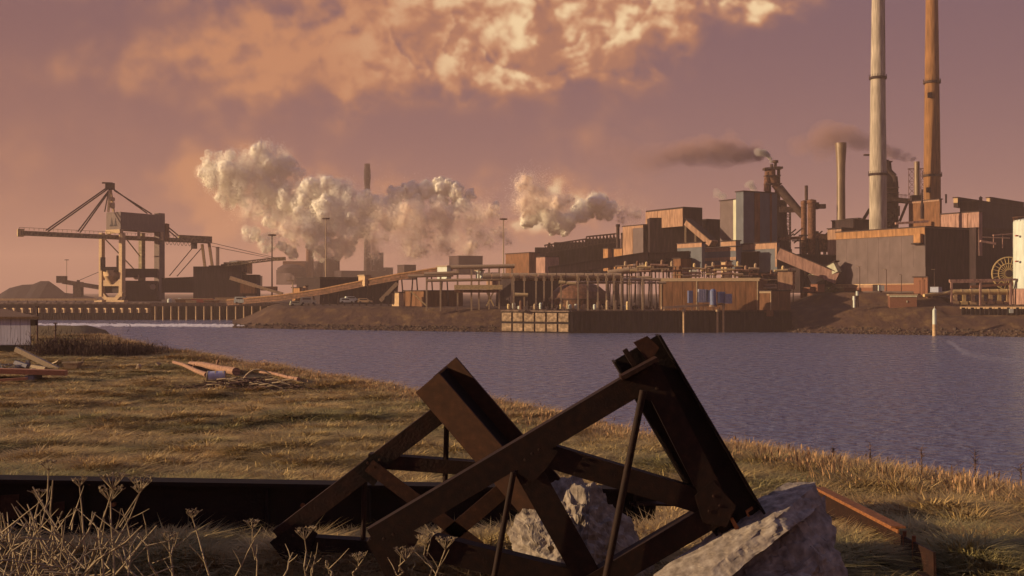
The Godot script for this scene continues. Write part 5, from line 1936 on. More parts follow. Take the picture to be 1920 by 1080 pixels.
	s.lathe(Vector3(X(1752, 246), Y(581, 246), -246), [Vector2(0.42, 0), Vector2(0.2, 0.3), Vector2(0.06, 0.4), Vector2(0.05, 0.8), Vector2(0, 0.8)], 10)
	part(t, "cap", s, M.white_paint)
	for k in [[1601.5, 555, 571, "shorter white marker post on the bank, left of its partner"], [1607.5, 546, 556, "taller white marker post on the bank, right of its partner"]]:
		t = thing("marker_post", k[3], "post", W(k[0], 573, 268), "white marker posts on the bank")
		s = sh()
		s.tube(Vector3(X(k[0], 268), 6.2, -268), W(k[0], k[1], 268), 0.3, 0.3, 10)
		part(t, "shaft", s, M.white_paint if k[0] < 1605 else M.far_steel)
		s = sh()
		s.tube(W(k[0], k[1] + 8, 268), W(k[0], k[1], 268), 0.4, 0.36, 10)
		part(t, "white_top", s, M.white_paint)
	for k in [[1612, 500, 546, "thin lamp pole before the left part of the grey hall"], [1662, 505, 546, "thin lamp pole beside the white cabinet at the grey hall"], [1752, 505, 546, "thin lamp pole before the dark gable of the grey hall"], [1690, 515, 548, "thin lamp pole above the flat brick hut"]]:
		t = thing("thin_pole", k[3], "lamp post", W(k[0], k[2], 271), "thin poles along the bank road")
		s = sh()
		s.tube(W(k[0], k[2], 271), W(k[0], k[1], 271), 0.1, 0.07, 6)
		part(t, "pole", s, M.far_steel)
		s = sh()
		s.box(W(k[0] - 2, k[1], 271), Vector3(0.8, 0.12, 0.3))
		part(t, "lamp_head", s, M.pale_steel)
	for k in [[1517, 540, 14, 9, "brick", "brick-red heap of crates at the foot of the cream gallery"], [1533, 538, 18, 15, "brick", "taller brick-red box at the foot of the cream gallery"], [1755, 540, 10, 10, "pale_blue", "white and blue small cabin in front of the dark gable"]]:
		var dc := 284.0 if k[0] < 1700 else 269.0
		t = thing("site_cabin", k[5], "cabin", W(k[0], 548, dc))
		s = sh()
		s.box(W(k[0], 548 - k[3] / 2.0, dc), Vector3(k[2] / F * dc, k[3] / F * dc, 2.5), 0.5)
		part(t, "cabin_body", s, M[k[4]])
		s = sh()
		s.box(W(k[0], 548 - k[3], dc) + Vector3.UP * 0.1, Vector3(k[2] / F * dc + 0.3, 0.15, 2.9), 0.5)
		part(t, "roof", s, M.dark_roof)
	# bushes along the road
	for k in [[1560, 545, 3.2, "largest dark round bush left of the grey hall"], [1545, 546, 2.2, "small dark bush left of the largest one by the road"], [1575, 547, 2.4, "dark bush touching the grey hall's left corner"]]:
		bush("road_bush", k[3], W(k[0], k[1] + 3, 286), k[2], 1.6, 260, Color(0.05, 0.045, 0.02), "bushes on the bank road")


func bush(called: String, label: String, at: Vector3, w: float, h: float, n: int, c: Color, group := "", reedy := false) -> void:
	var t := thing(called, label, "bush", at, group)
	var p := PackedVector3Array()
	var col := PackedColorArray()
	for i in n:
		var q := Vector3(rng.randfn() * w * 0.35, absf(rng.randfn()) * h * 0.45, rng.randfn() * w * 0.3)
		var e := Vector3(rng.randfn(), rng.randfn(), rng.randfn()).normalized()
		var g := e.cross(Vector3(rng.randfn(), rng.randfn(), rng.randfn())).normalized()
		var sz := w * 0.09 * rng.randf_range(0.5, 1.2)
		if reedy:
			e = (Vector3.UP + Vector3(rng.randfn(), rng.randfn(), rng.randfn()) * 0.4).normalized() * 1.3
			g = g * 0.22
		p.append(q + e * sz)
		p.append(q - e * sz * 0.6 + g * sz * 0.5)
		p.append(q - e * sz * 0.4 - g * sz * 0.5)
		var cc := c * rng.randf_range(0.6, 1.5)
		for j in 3:
			col.append(Color(cc.r, cc.g, cc.b))
	var arr := []
	arr.resize(Mesh.ARRAY_MAX)
	arr[Mesh.ARRAY_VERTEX] = p
	arr[Mesh.ARRAY_COLOR] = col
	var mesh := ArrayMesh.new()
	mesh.add_surface_from_arrays(Mesh.PRIMITIVE_TRIANGLES, arr)
	put(t, "foliage", mesh, M.shrub)
	var s := sh()
	for i in 5:
		s.line([at, at + Vector3(rng.randf_range(-0.2, 0.2) * w, h * 0.5, 0), at + Vector3(rng.randf_range(-0.4, 0.4) * w, h * 0.9, rng.randf_range(-0.2, 0.2) * w)], 0.03 * w, 0.008 * w, 4)
	part(t, "stem", s, M.twig)


# ------------------------------------------------------------------ steam and smoke
func steam() -> void:
	plume("steam_plume", "creamy steam billow drifting highest at the left", [[480, 312, 39, 1.2], [510, 300, 37, 1.2], [440, 318, 41, 1.3], [410, 335, 34, 1.2], [470, 350, 44, 1], [505, 345, 41, 1], [430, 365, 28, 1], [480, 385, 30, 0.9], [510, 405, 23, 0.9], [385, 322, 21, 0.8], [540, 330, 32, 0.6], [545, 365, 30, 0.9], [530, 395, 28, 0.9], [545, 425, 26, 0.8], [400, 300, 22, 0.5]], 950, M.steam, 360000, 0.29, 7, 0)
	plume("steam_plume", "brightest upright steam billow in front of the thin chimney", [[580, 365, 34, 1.3], [570, 395, 29, 1.3], [610, 355, 31, 1.2], [640, 360, 31, 1.2], [660, 385, 36, 1.1], [620, 400, 40, 1.2], [590, 425, 34, 1.2], [600, 455, 27, 1.2], [640, 430, 34, 1], [665, 430, 27, 0.9], [600, 478, 16, 1], [690, 395, 22, 0.8], [650, 460, 22, 0.9], [685, 420, 28, 0.9], [625, 470, 20, 0.9], [700, 385, 20, 0.8]], 940, M.steam, 450000, 0.29, 7, 0)
	plume("steam_plume", "long ridge of crisp white steam right of the thin chimney", [[715, 385, 22, 1.0], [730, 415, 22, 0.9], [745, 365, 18, 1.3], [770, 358, 18, 1.3], [800, 355, 20, 1.3], [830, 350, 20, 1.3], [855, 358, 18, 1.2], [865, 385, 18, 1.1], [780, 382, 20, 1], [740, 390, 16, 1], [880, 365, 12, 0.8], [845, 398, 14, 0.9], [930, 384, 8, 0.8], [820, 378, 20, 1]], 960, M.steam, 380000, 0.24, 7, 0)
	plume("steam_plume", "pinkish soft steam bank below the crisp white ridge", [[720, 405, 36, 1.2], [760, 415, 38, 1.2], [800, 412, 38, 1.2], [840, 415, 34, 1.2], [880, 405, 32, 1.1], [920, 402, 22], [770, 455, 38], [830, 458, 36], [900, 440, 30, 0.9], [700, 450, 32], [880, 472, 28, 0.8], [650, 455, 30, 0.8], [560, 430, 34, 0.7], [520, 420, 30, 0.6], [470, 400, 30, 0.6], [940, 440, 24, 0.7]], 925, M.haze_steam, 480000, 0.24, 3, 1)
	plume("steam_plume", "pair of lit steam puffs left of the grey tower", [[1010, 395, 20, 1.1], [1030, 410, 22, 1.2], [1060, 418, 22, 1.2], [990, 410, 18, 0.9], [1095, 395, 22, 1.2], [1120, 378, 22, 1.2], [1135, 395, 20, 1.1], [1080, 405, 18, 1], [1040, 425, 16, 0.8], [1150, 390, 14, 0.6]], 900, M.steam, 240000, 0.27, 7, 0)
	plume("steam_plume", "orange soft steam rising above the pair of lit puffs", [[1000, 355, 26], [1020, 375, 26], [985, 380, 26], [1050, 385, 26], [985, 345, 20], [1170, 395, 22], [1190, 402, 14]], 880, M.haze_steam, 140000, 0.24, 3, 1)
	plume("steam_plume", "small low steam puff beside the jib head of the conveyor machine", [[545, 470, 12, 1.2], [530, 462, 12, 1], [550, 480, 9, 1], [500, 455, 20, 0.5], [470, 440, 18, 0.4]], 930, M.steam, 42000, 0.24, 5, 0)
	mist("smoke_plume", "long brown smoke trail drifting left from the furnace top", [[1428, 291, 9, 2.0], [1416, 289, 13, 1.6], [1402, 290, 17, 1.5], [1385, 287, 20, 1.4], [1368, 286, 22, 1.4], [1350, 290, 23, 1.3], [1332, 286, 23, 1.2], [1314, 283, 23, 1.1], [1296, 284, 22, 1], [1278, 287, 22, 0.9], [1260, 291, 22, 0.8], [1240, 296, 24, 0.6], [1360, 268, 18, 0.6], [1215, 300, 28, 0.45], [1185, 302, 32, 0.35], [1150, 290, 38, 0.28], [1110, 275, 40, 0.2]], 380, "smoke", "smoke plume")
	mist("smoke_plume", "short lit smoke wisp leaving the furnace mouth", [[1446, 303, 3, 2.2], [1444, 297, 4, 2], [1440, 291, 6, 1.6], [1432, 287, 8, 1.4], [1422, 285, 8, 1]], 362, "haze_steam", "smoke plume")
	mist("smoke_plume", "brown smoke trail from the small stack, behind the flared chimney", [[1712, 298, 4, 2], [1700, 295, 7, 1.5], [1685, 290, 9, 1.2], [1665, 283, 13, 1], [1635, 270, 16, 1], [1605, 258, 18, 1], [1575, 252, 20, 1], [1548, 250, 20, 1], [1560, 262, 22, 1], [1590, 258, 20, 1], [1620, 264, 18, 1], [1650, 278, 16, 1], [1675, 288, 12, 1], [1540, 268, 20, 0.9], [1515, 270, 18, 0.6], [1495, 275, 18, 0.4]], 372, "smoke", "smoke plume")
	mist("smoke_plume", "small lit puff over the roof of the tallest blue tower", [[1412, 352, 8, 1], [1405, 345, 8, 0.7], [1355, 368, 9, 0.7], [1345, 362, 9, 0.5]], 360, "haze_steam", "smoke plume")


# ------------------------------------------------------------------ near bank
func gp(px: float, py: float) -> Vector3:     # the point of the near ground seen at a pixel
	var d := 3.0
	while d < 160:
		var h := near_h(X(px, d), d)
		if HY + (EYE - h) / d * F <= py:
			return Vector3(X(px, d), h, -d)
		d += 0.05 + d * 0.003
	return W(px, py, 160)

func near_things() -> void:
	var t: Node3D
	var s: Sh
	# shed
	var d := 81.0
	t = thing("white_shed", "small pale shed with a low brown gable roof at the left edge", "shed", Vector3(X(-40, d), 5.2, -d))
	s = sh()
	var x0 := X(-150, d)
	var x1 := X(58, d)
	var xm := (x0 + x1) / 2
	var y0 := 5.0
	var y1 := Y(600, d)
	var back := Vector3(-4.4, 0, -4.3)
	y1 = Y(597, d)
	var f0 := [Vector3(x0, y0, -d), Vector3(x1, y0, -d), Vector3(x1, y0, -d) + back * 2, Vector3(x0, y0, -d) + back * 2]
	s.hexa(f0 + f0.map(func(q): return q + Vector3.UP * (y1 - y0)))
	part(t, "wall", s, M.shed_wall)
	var rise := Vector3(0, 0.5, 0)
	for k in 2:
		s = sh()
		var e0 := Vector3(x0 - 0.4, y1 - 0.02, -d) - back * 0.08 if k == 0 else Vector3(x0 - 0.4, y1 - 0.02, -d) + back * 2.08
		var e1 := e0 + Vector3(x1 - x0 + 0.8, 0, 0)
		var m0 := Vector3(x0 - 0.4, y1, -d) + back + rise
		var m1 := m0 + Vector3(x1 - x0 + 0.8, 0, 0)
		s.hexa([e0, e1, m1, m0, e0 + Vector3.UP * 0.16, e1 + Vector3.UP * 0.16, m1 + Vector3.UP * 0.16, m0 + Vector3.UP * 0.16])
		part(t, "roof", s, M.shed_roof)
	s = sh()
	s.box(Vector3((x0 + x1) / 2, 5.55, -d + 0.08), Vector3(x1 - x0 + 0.1, 0.9, 0.25))
	part(t, "dark_plinth", s, M.rust_black)
	for i in 11:
		s = sh()
		s.box(Vector3(lerpf(x0, x1, (i + 0.5) / 11), (6.0 + y1) / 2 + 0.05, -d + 0.03), Vector3((x1 - x0) / 11 - 0.03, y1 - 6.0, 0.08))
		part(t, "wall_board", s, M.shed_wall)
	s = sh()
	s.box(Vector3(x1 + 0.35, y1 - 0.3, -d + 0.3), Vector3(0.35, 0.45, 0.35))
	part(t, "gutter_box", s, M.rust_dark)
	for k in [[70, 575, 100, 0.09, "thin tall post behind the shed's right corner"], [104, 606, 96, 0.08, "short thin post in the thicket right of the shed"]]:
		t = thing("thin_post", k[4], "post", Vector3(X(k[0], k[2]), near_h(X(k[0], k[2]), k[2]), -k[2]))
		s = sh()
		s.tube(t.position, W(k[0], k[1], k[2]), k[3], k[3] * 0.8, 6)
		part(t, "shaft", s, M.twig)
		s = sh()
		s.box(W(k[0], k[1], k[2]), Vector3(0.3, 0.1, 0.2))
		part(t, "cap", s, M.twig)
	# boards, tub and scrap by the shed
	var p := gp(-10, 712)
	t = thing("long_board", "long orange plank lying on the grass, upper of two, left edge", "plank", p)
	s = sh()
	s.frame(p + Vector3(0.1, 0.42, 0), Vector3(3.1, -0.14, -0.6), Vector3(0, 0.12, 0), Vector3(0.15, 0.02, 0.55))
	part(t, "plank_body", s, M.plank)
	s = sh()
	s.frame(p + Vector3(-1.5, 0.16, 0), Vector3(0.2, 0, 0), Vector3(0, 0.2, 0), Vector3(0, 0, 0.5))
	s.frame(p + Vector3(1.8, 0.08, -0.2), Vector3(0.2, 0, 0), Vector3(0, 0.12, 0), Vector3(0, 0, 0.5))
	part(t, "bearer", s, M.grey_wood)
	p = gp(-20, 722)
	t = thing("long_board", "pale pinkish plank half under the longer orange one, left edge", "plank", p)
	s = sh()
	s.frame(p + Vector3(-0.1, 0.16, 0), Vector3(1.7, 0.1, -0.3), Vector3(0, 0.06, 0), Vector3(0.1, 0.02, 0.4))
	part(t, "plank_body", s, M.plank)
	for k in [[70, 693, 1.35, 0.6, 0.55, 0.13, "pale_wood", "pale beam tilted over the scrap heap by the shed"], [72, 697, 0.5, 0.05, 0.22, 0.11, "pale_wood", "short pale block below the tilted beam"], [68, 705, 0.75, -0.06, 0.1, 0.09, "shed_wall", "grey-white board lying below the tilted beam"], [40, 694, 0.45, 0.1, 0.3, 0.1, "grey_wood", "short grey offcut left of the tilted beam"], [100, 689, 0.4, -0.15, 0.2, 0.06, "pale_wood", "thin pale offcut right of the tilted beam"], [108, 692, 0.25, -0.2, 0.25, 0.06, "pale_wood", "small pale stub between tilted beam and white tub"]]:
		p = gp(k[0], k[1])
		t = thing("scrap_beam", k[7], "beam", p)
		s = sh()
		s.frame(p + Vector3(0, k[4], 0), Vector3(k[2], -k[3], 0.2), Vector3(0.05, k[5], 0), Vector3(0, 0, 0.14))
		part(t, "beam_body", s, M[k[6]])
		s = sh()
		s.frame(p + Vector3(-k[2] * 0.4, k[4] * 0.4, 0), Vector3(0.1, 0, 0), Vector3(0, k[4] * 0.5, 0), Vector3(0, 0, 0.12))
		part(t, "prop", s, M.grey_wood)
	p = gp(137, 692)
	t = thing("white_tub", "cream tub like a small boat right of the scrap heap", "tub", p)
	s = sh()
	s.hexa([p + Vector3(-0.32, 0.02, -0.3), p + Vector3(0.3, 0.02, -0.3), p + Vector3(0.3, 0.02, 0.3), p + Vector3(-0.32, 0.02, 0.3), p + Vector3(-0.46, 0.36, -0.4), p + Vector3(0.46, 0.36, -0.4), p + Vector3(0.46, 0.36, 0.4), p + Vector3(-0.46, 0.36, 0.4)])
	part(t, "hull", s, M.pale_wood)
	s = sh()
	for k in [[-0.46, -0.4, 0.46, -0.4], [-0.46, 0.4, 0.46, 0.4], [-0.46, -0.4, -0.46, 0.4], [0.46, -0.4, 0.46, 0.4]]:
		s.beam(p + Vector3(k[0], 0.38, k[1]), p + Vector3(k[2], 0.38, k[3]), 0.06, 0.06)
	s.beam(p + Vector3(0.46, 0.38, 0), p + Vector3(0.6, 0.55, 0), 0.07, 0.07)
	part(t, "rim", s, M.pale_wood)
	# wood wool: grey heap behind the planks
	p = gp(15, 697)
	t = thing("brush_heap", "low grey brush heap behind the orange plank", "brush heap", p)
	s = sh()
	for i in 90:
		var q := p + Vector3(rng.randf_range(-1.6, 0.8), rng.randf_range(0.02, 0.4), rng.randf_range(-0.5, 0.5))
		s.tube(q, q + Vector3(rng.randfn() * 0.3, rng.randfn() * 0.12, rng.randfn() * 0.2), 0.03, 0.015, 4, false)
	part(t, "twigs", s, M.grey_wood).set_meta("kind", "stuff")
	# driftwood
	for k in [[326, 688, 388, 715, 0.13, "slim barkless log pointing from the brush pile to the upper left"], [357, 690, 443, 708, 0.21, "thick pale log lying behind the brush pile"], [488, 708, 560, 725, 0.09, "long thin pole reaching right out of the brush pile"]]:
		var a := gp(k[0], k[1]) + Vector3.UP * 0.25
		var b := gp(k[2], k[3]) + Vector3.UP * 0.3
		t = thing("driftwood_log", k[5], "log", a.lerp(b, 0.5) + Vector3.DOWN * 0.25)
		s = sh()
		s.line([a, a.lerp(b, 0.35) + Vector3(0, 0.06, 0), a.lerp(b, 0.7), b], k[4] * 0.7, k[4], 9)
		part(t, "trunk", s, M.drift_wood)
		s = sh()
		var m := a.lerp(b, 0.6)
		s.tube(m, m + Vector3(0.15, k[4] * 2.2, 0.1), k[4] * 0.4, k[4] * 0.2, 6)
		part(t, "branch_stub", s, M.drift_wood)
	p = gp(402, 718)
	t = thing("old_barrel", "grey-blue barrel lying at the left end of the brush pile", "barrel", p)
	s = sh()
	s.tube(p + Vector3(-0.3, 0.28, 0), p + Vector3(0.45, 0.28, -0.2), 0.27, 0.27, 16)
	part(t, "barrel_body", s, M.shed_wall)
	s = sh()
	for k in [-0.3, 0.06, 0.42]:
		s.tube(p + Vector3(k - 0.03, 0.28, -0.1 - k * 0.26), p + Vector3(k + 0.03, 0.28, -0.1 - k * 0.26), 0.29, 0.29, 16)
	part(t, "hoop", s, M.pale_wood)
	p = gp(455, 730)
	t = thing("brush_pile", "dark grey-brown flat pile of brushwood on the grass", "brush pile", p)
	s = sh()
	for i in 420:
		var u := rng.randfn() * 0.55
		var q := p + Vector3(u * 2.0, absf(rng.randfn()) * 0.16 * (1.2 - minf(absf(u), 1.0)) + 0.06, rng.randfn() * 0.7 - 0.5)
		s.tube(q, q + Vector3(rng.randfn() * 0.45, rng.randfn() * 0.08, rng.randfn() * 0.3), 0.028, 0.012, 4, false)
	part(t, "twigs", s, M.twig).set_meta("kind", "stuff")
	for i in 14:
		s = sh()
		var q := p + Vector3(rng.randf_range(-1.6, 1.8), rng.randf_range(0.15, 0.45), rng.randf_range(-0.6, 0.6))
		s.line([q, q + Vector3(0.4, 0.05, 0.1), q + Vector3(0.8, -0.06, 0.15)], 0.035, 0.02, 5)
		part(t, "pale_stick", s, M.pale_wood)
	s = sh()
	var ar := []
	for i in 7:
		ar.append(gp(456, 722) + Vector3(0.13 * i * (1.0 + 0.1 * i), 0.25 + 0.45 * sin(i / 6.0 * 2.6), 0))
	s.line(ar, 0.05, 0.035, 6)
	part(t, "bent_branch", s, M.pale_wood)
	for k in [[260, 693, "left one of two small white stones on the grass"], [297, 690, "right one of two small white stones on the grass"]]:
		p = gp(k[0], k[1])
		t = thing("white_stone", k[2], "stone", p)
		var o := put(t, "stone_body", rock_mesh(int(k[0]), 0.14, 0.1), M.pale_wood)
		o.position = Vector3(0, 0.2, 0)
	# long girder behind the frames
	var a0 := Vector3(X(-420, 9.3), Y(942, 9.3), -9.3)
	var a1 := Vector3(X(1228, 11.9), Y(957, 11.9), -11.9)
	t = thing("long_girder", "long black steel girder lying across the meadow", "girder", a0.lerp(a1, 0.5) + Vector3.DOWN * 0.25)
	var ax := (a1 - a0).normalized()
	clear_of.append([a0, a1, 0.28])
	s = sh()
	s.beam(a0, a1, 0.03, 0.46)
	part(t, "web", s, M.rust_black)
	for k in [-0.235, 0.235]:
		s = sh()
		s.beam(a0 + Vector3.UP * k, a1 + Vector3.UP * k + ax * (0.22 if k > 5 else 0.0), 0.26, 0.035)
		part(t, "flange", s, M.rust_black)
	for k in [0.12, 0.3, 0.5, 0.62, 0.8, 0.97]:
		s = sh()
		var q := a0.lerp(a1, k)
		s.frame(q + Vector3(0, 0, 0.06), Vector3(0.012, 0, 0), Vector3(0, 0.215, 0), Vector3(0, 0, 0.06))
		part(t, "stiffener", s, M.rust_black)
	s = sh()
	s.beam(a1 + Vector3(-0.3, 0.11, 0.12), a1 + ax * 0.22 + Vector3(0, 0.1, 0.12), 0.16, 0.025)
	part(t, "end_plate", s, M.rust_dark)
	for k in [[0.305, 0.22], [0.54, 0.03], [0.33, 0.02]]:
		s = sh()
		var q := a0.lerp(a1, k[0]) + Vector3(0, k[1], 0.02)
		s.tube(q, q + Vector3(0, 0, 0.04), 0.02, 0.02, 8)
		part(t, "bolt", s, M.rust_orange)
	for k in [[0.215, -0.02, 0.15, 0.11], [0.27, -0.03, 0.07, 0.06]]:
		s = sh()
		var q := a0.lerp(a1, k[0]) + Vector3(0, k[1], 0.02)
		s.frame(q, Vector3(k[2], 0.01, 0), Vector3(0, k[3], 0), Vector3(0, 0, 0.006))
		part(t, "rust_patch", s, M.rust)
	# rail-like orange beam at the right
	var r0 := gp(1535, 985) + Vector3.UP * 0.30
	var r1 := gp(1752, 1125) + Vector3.UP * 0.26
	clear_of.append([r0, r1, 0.3])
	t = thing("rusty_beam", "orange rusty beam lying from the slab towards the lower right corner", "beam", r0.lerp(r1, 0.5) + Vector3.DOWN * 0.14)
	var dir := (r1 - r0).normalized()
	var side := dir.cross(Vector3.UP).normalized()
	s = sh()
	s.beam(r0 + Vector3.UP * 0.1, r0.lerp(r1, 0.78) + Vector3.UP * 0.1, 0.015, 0.12)
	s.beam(r0 + Vector3.UP * 0.165, r0.lerp(r1, 0.78) + Vector3.UP * 0.165, 0.13, 0.018)
	part(t, "top_flange", s, M.rust_orange)
	s = sh()
	s.beam(r0, r1, 0.02, 0.22)
	s.beam(r0 + Vector3.DOWN * 0.1, r1 + Vector3.DOWN * 0.1, 0.16, 0.02)
	part(t, "web", s, M.rust_dark)
	for k in [0.82, 0.88]:
		s = sh()
		var q := r0.lerp(r1, k)
		s.tube(q + Vector3.DOWN * 0.1, q + Vector3.UP * 0.16, 0.018, 0.018, 8)
		part(t, "bolt", s, M.rust_orange)
	# concrete boulder and slab
	facet_rock("boulder", "pale broken concrete boulder behind the front truss frame",
		[[1076, 887, 8.8], [1112, 896, 8.72], [1040, 903, 8.85], [985, 948, 8.8], [952, 1012, 8.7], [965, 1065, 8.5], [1078, 985, 8.38], [1096, 1090, 8.15], [1150, 945, 8.95], [1205, 1015, 9.05], [1250, 1110, 9.0], [1250, 1230, 8.8], [960, 1230, 8.4], [1080, 1000, 9.5], [1000, 1040, 8.35], [1100, 1230, 8.0]],
		[[2, 0, 6, 14, 3], [0, 1, 6], [3, 14, 4], [14, 5, 4], [6, 7, 14], [14, 7, 5], [1, 8, 9, 10, 7, 6], [5, 7, 15, 12], [7, 10, 11, 15], [0, 2, 13], [2, 3, 13], [3, 4, 13], [4, 5, 13], [5, 12, 13], [1, 0, 13], [8, 1, 13], [9, 8, 13], [10, 9, 13], [11, 10, 13]], M.concrete, 4, 0.06)
	var slab := facet_rock("concrete_slab", "large tilted concrete slab under the foot of the front truss",
		[[1222, 1078, 7.5], [1440, 922, 7.95], [1470, 906, 8.05], [1523, 903, 8.05], [1290, 1100, 7.22], [1455, 972, 7.48], [1526, 910, 7.92], [1318, 1120, 7.14], [1480, 994, 7.4], [1541, 944, 7.84], [1230, 1110, 7.55], [1460, 950, 8.1]],
		[[0, 1, 5, 4], [1, 2, 3, 6, 5], [4, 5, 8, 7], [5, 6, 9, 8], [0, 4, 7, 10], [1, 0, 10, 11], [2, 1, 11], [3, 2, 11], [6, 3, 11, 9], [7, 8, 9, 11, 10]], M.concrete, 15, 0.032)
	facet_part(slab, "broken_underside",
		[[1330, 1092, 7.45], [1488, 968, 7.68], [1545, 930, 8.02], [1578, 1020, 7.72], [1604, 1110, 7.55], [1618, 1260, 7.35], [1490, 1130, 7.18], [1360, 1260, 7.08], [1225, 1260, 7.5], [1440, 1060, 8.5], [1420, 1090, 7.3], [1530, 1060, 7.42]],
		[[0, 1, 11, 10], [1, 2, 3, 11], [3, 4, 11], [11, 4, 6], [10, 11, 6], [4, 5, 6], [6, 5, 7], [0, 10, 7], [10, 6, 7], [0, 7, 8], [0, 8, 9], [1, 0, 9], [2, 1, 9], [3, 2, 9], [4, 3, 9], [5, 4, 9]], M.concrete, 21, 0.045)


# ------------------------------------------------------------------ the two rusted truss frames
func angle_bar(t: Node3D, called: String, a: Vector3, b: Vector3, w: float, leg: float, m: Material, flip := 1.0) -> MeshInstance3D:
	var ax := (b - a).normalized()
	var n := Vector3(0, 0, 1)
	n = (n - ax * n.dot(ax)).normalized()
	var sd := n.cross(ax).normalized()
	if sd.y < 0:
		sd = -sd
	sd *= flip
	var th := 0.012
	var s := sh()
	var half := ax * a.distance_to(b) / 2
	s.frame((a + b) / 2, half, sd * w / 2, n * th / 2)
	if leg > 0:
		s.frame((a + b) / 2 + sd * (w / 2 - th / 2) - n * (leg / 2 + th / 2 - 0.001), half, sd * th / 2, n * leg / 2)
	return part(t, called, s, m)

func plate(t: Node3D, called: String, pts: Array, d: float, th: float, m: Material) -> void:
	var s := sh()
	var f := pts.map(func(q): return W(q[0], q[1], d))
	var k := f.size()
	var z := Vector3(0, 0, -th)
	for i in range(1, k - 1):
		s.tri(f[0], f[i], f[i + 1])
		s.tri(f[0] + z, f[i + 1] + z, f[i] + z)
	for i in k:
		s.quad(f[i], f[(i + 1) % k], f[(i + 1) % k] + z, f[i] + z)
	part(t, called, s, m)

func bolts(t: Node3D, pts: Array, d: float, m: Material) -> void:
	for q in pts:
		var s := sh()
		var p := W(q[0], q[1], d)
		s.tube(p, p + Vector3(0, 0, 0.006), 0.013, 0.010, 6)
		part(t, "bolt", s, m)

func i_beam(t: Node3D, a: Vector3, b: Vector3, depth: float, width: float, roll: float, web: Material, flange: Material) -> void:
	var ax := (b - a).normalized()
	var n := Vector3(0, 0, 1)
	n = (n - ax * n.dot(ax)).normalized()
	var sd := ax.cross(n).normalized()
	if sd.x < 0:
		sd = -sd
	var u := sd.rotated(ax, roll)       # across the flanges
	var v := n.rotated(ax, roll)
	var half := ax * a.distance_to(b) / 2
	var c := (a + b) / 2
	var s := sh()
	s.frame(c, half, u * (depth / 2 - 0.016), v * 0.009)
	part(t, "web", s, web)
	for k in [-1, 1]:
		s = sh()
		s.frame(c + u * k * (depth / 2 - 0.008), half, u * 0.008, v * width / 2)
		part(t, "flange", s, flange)

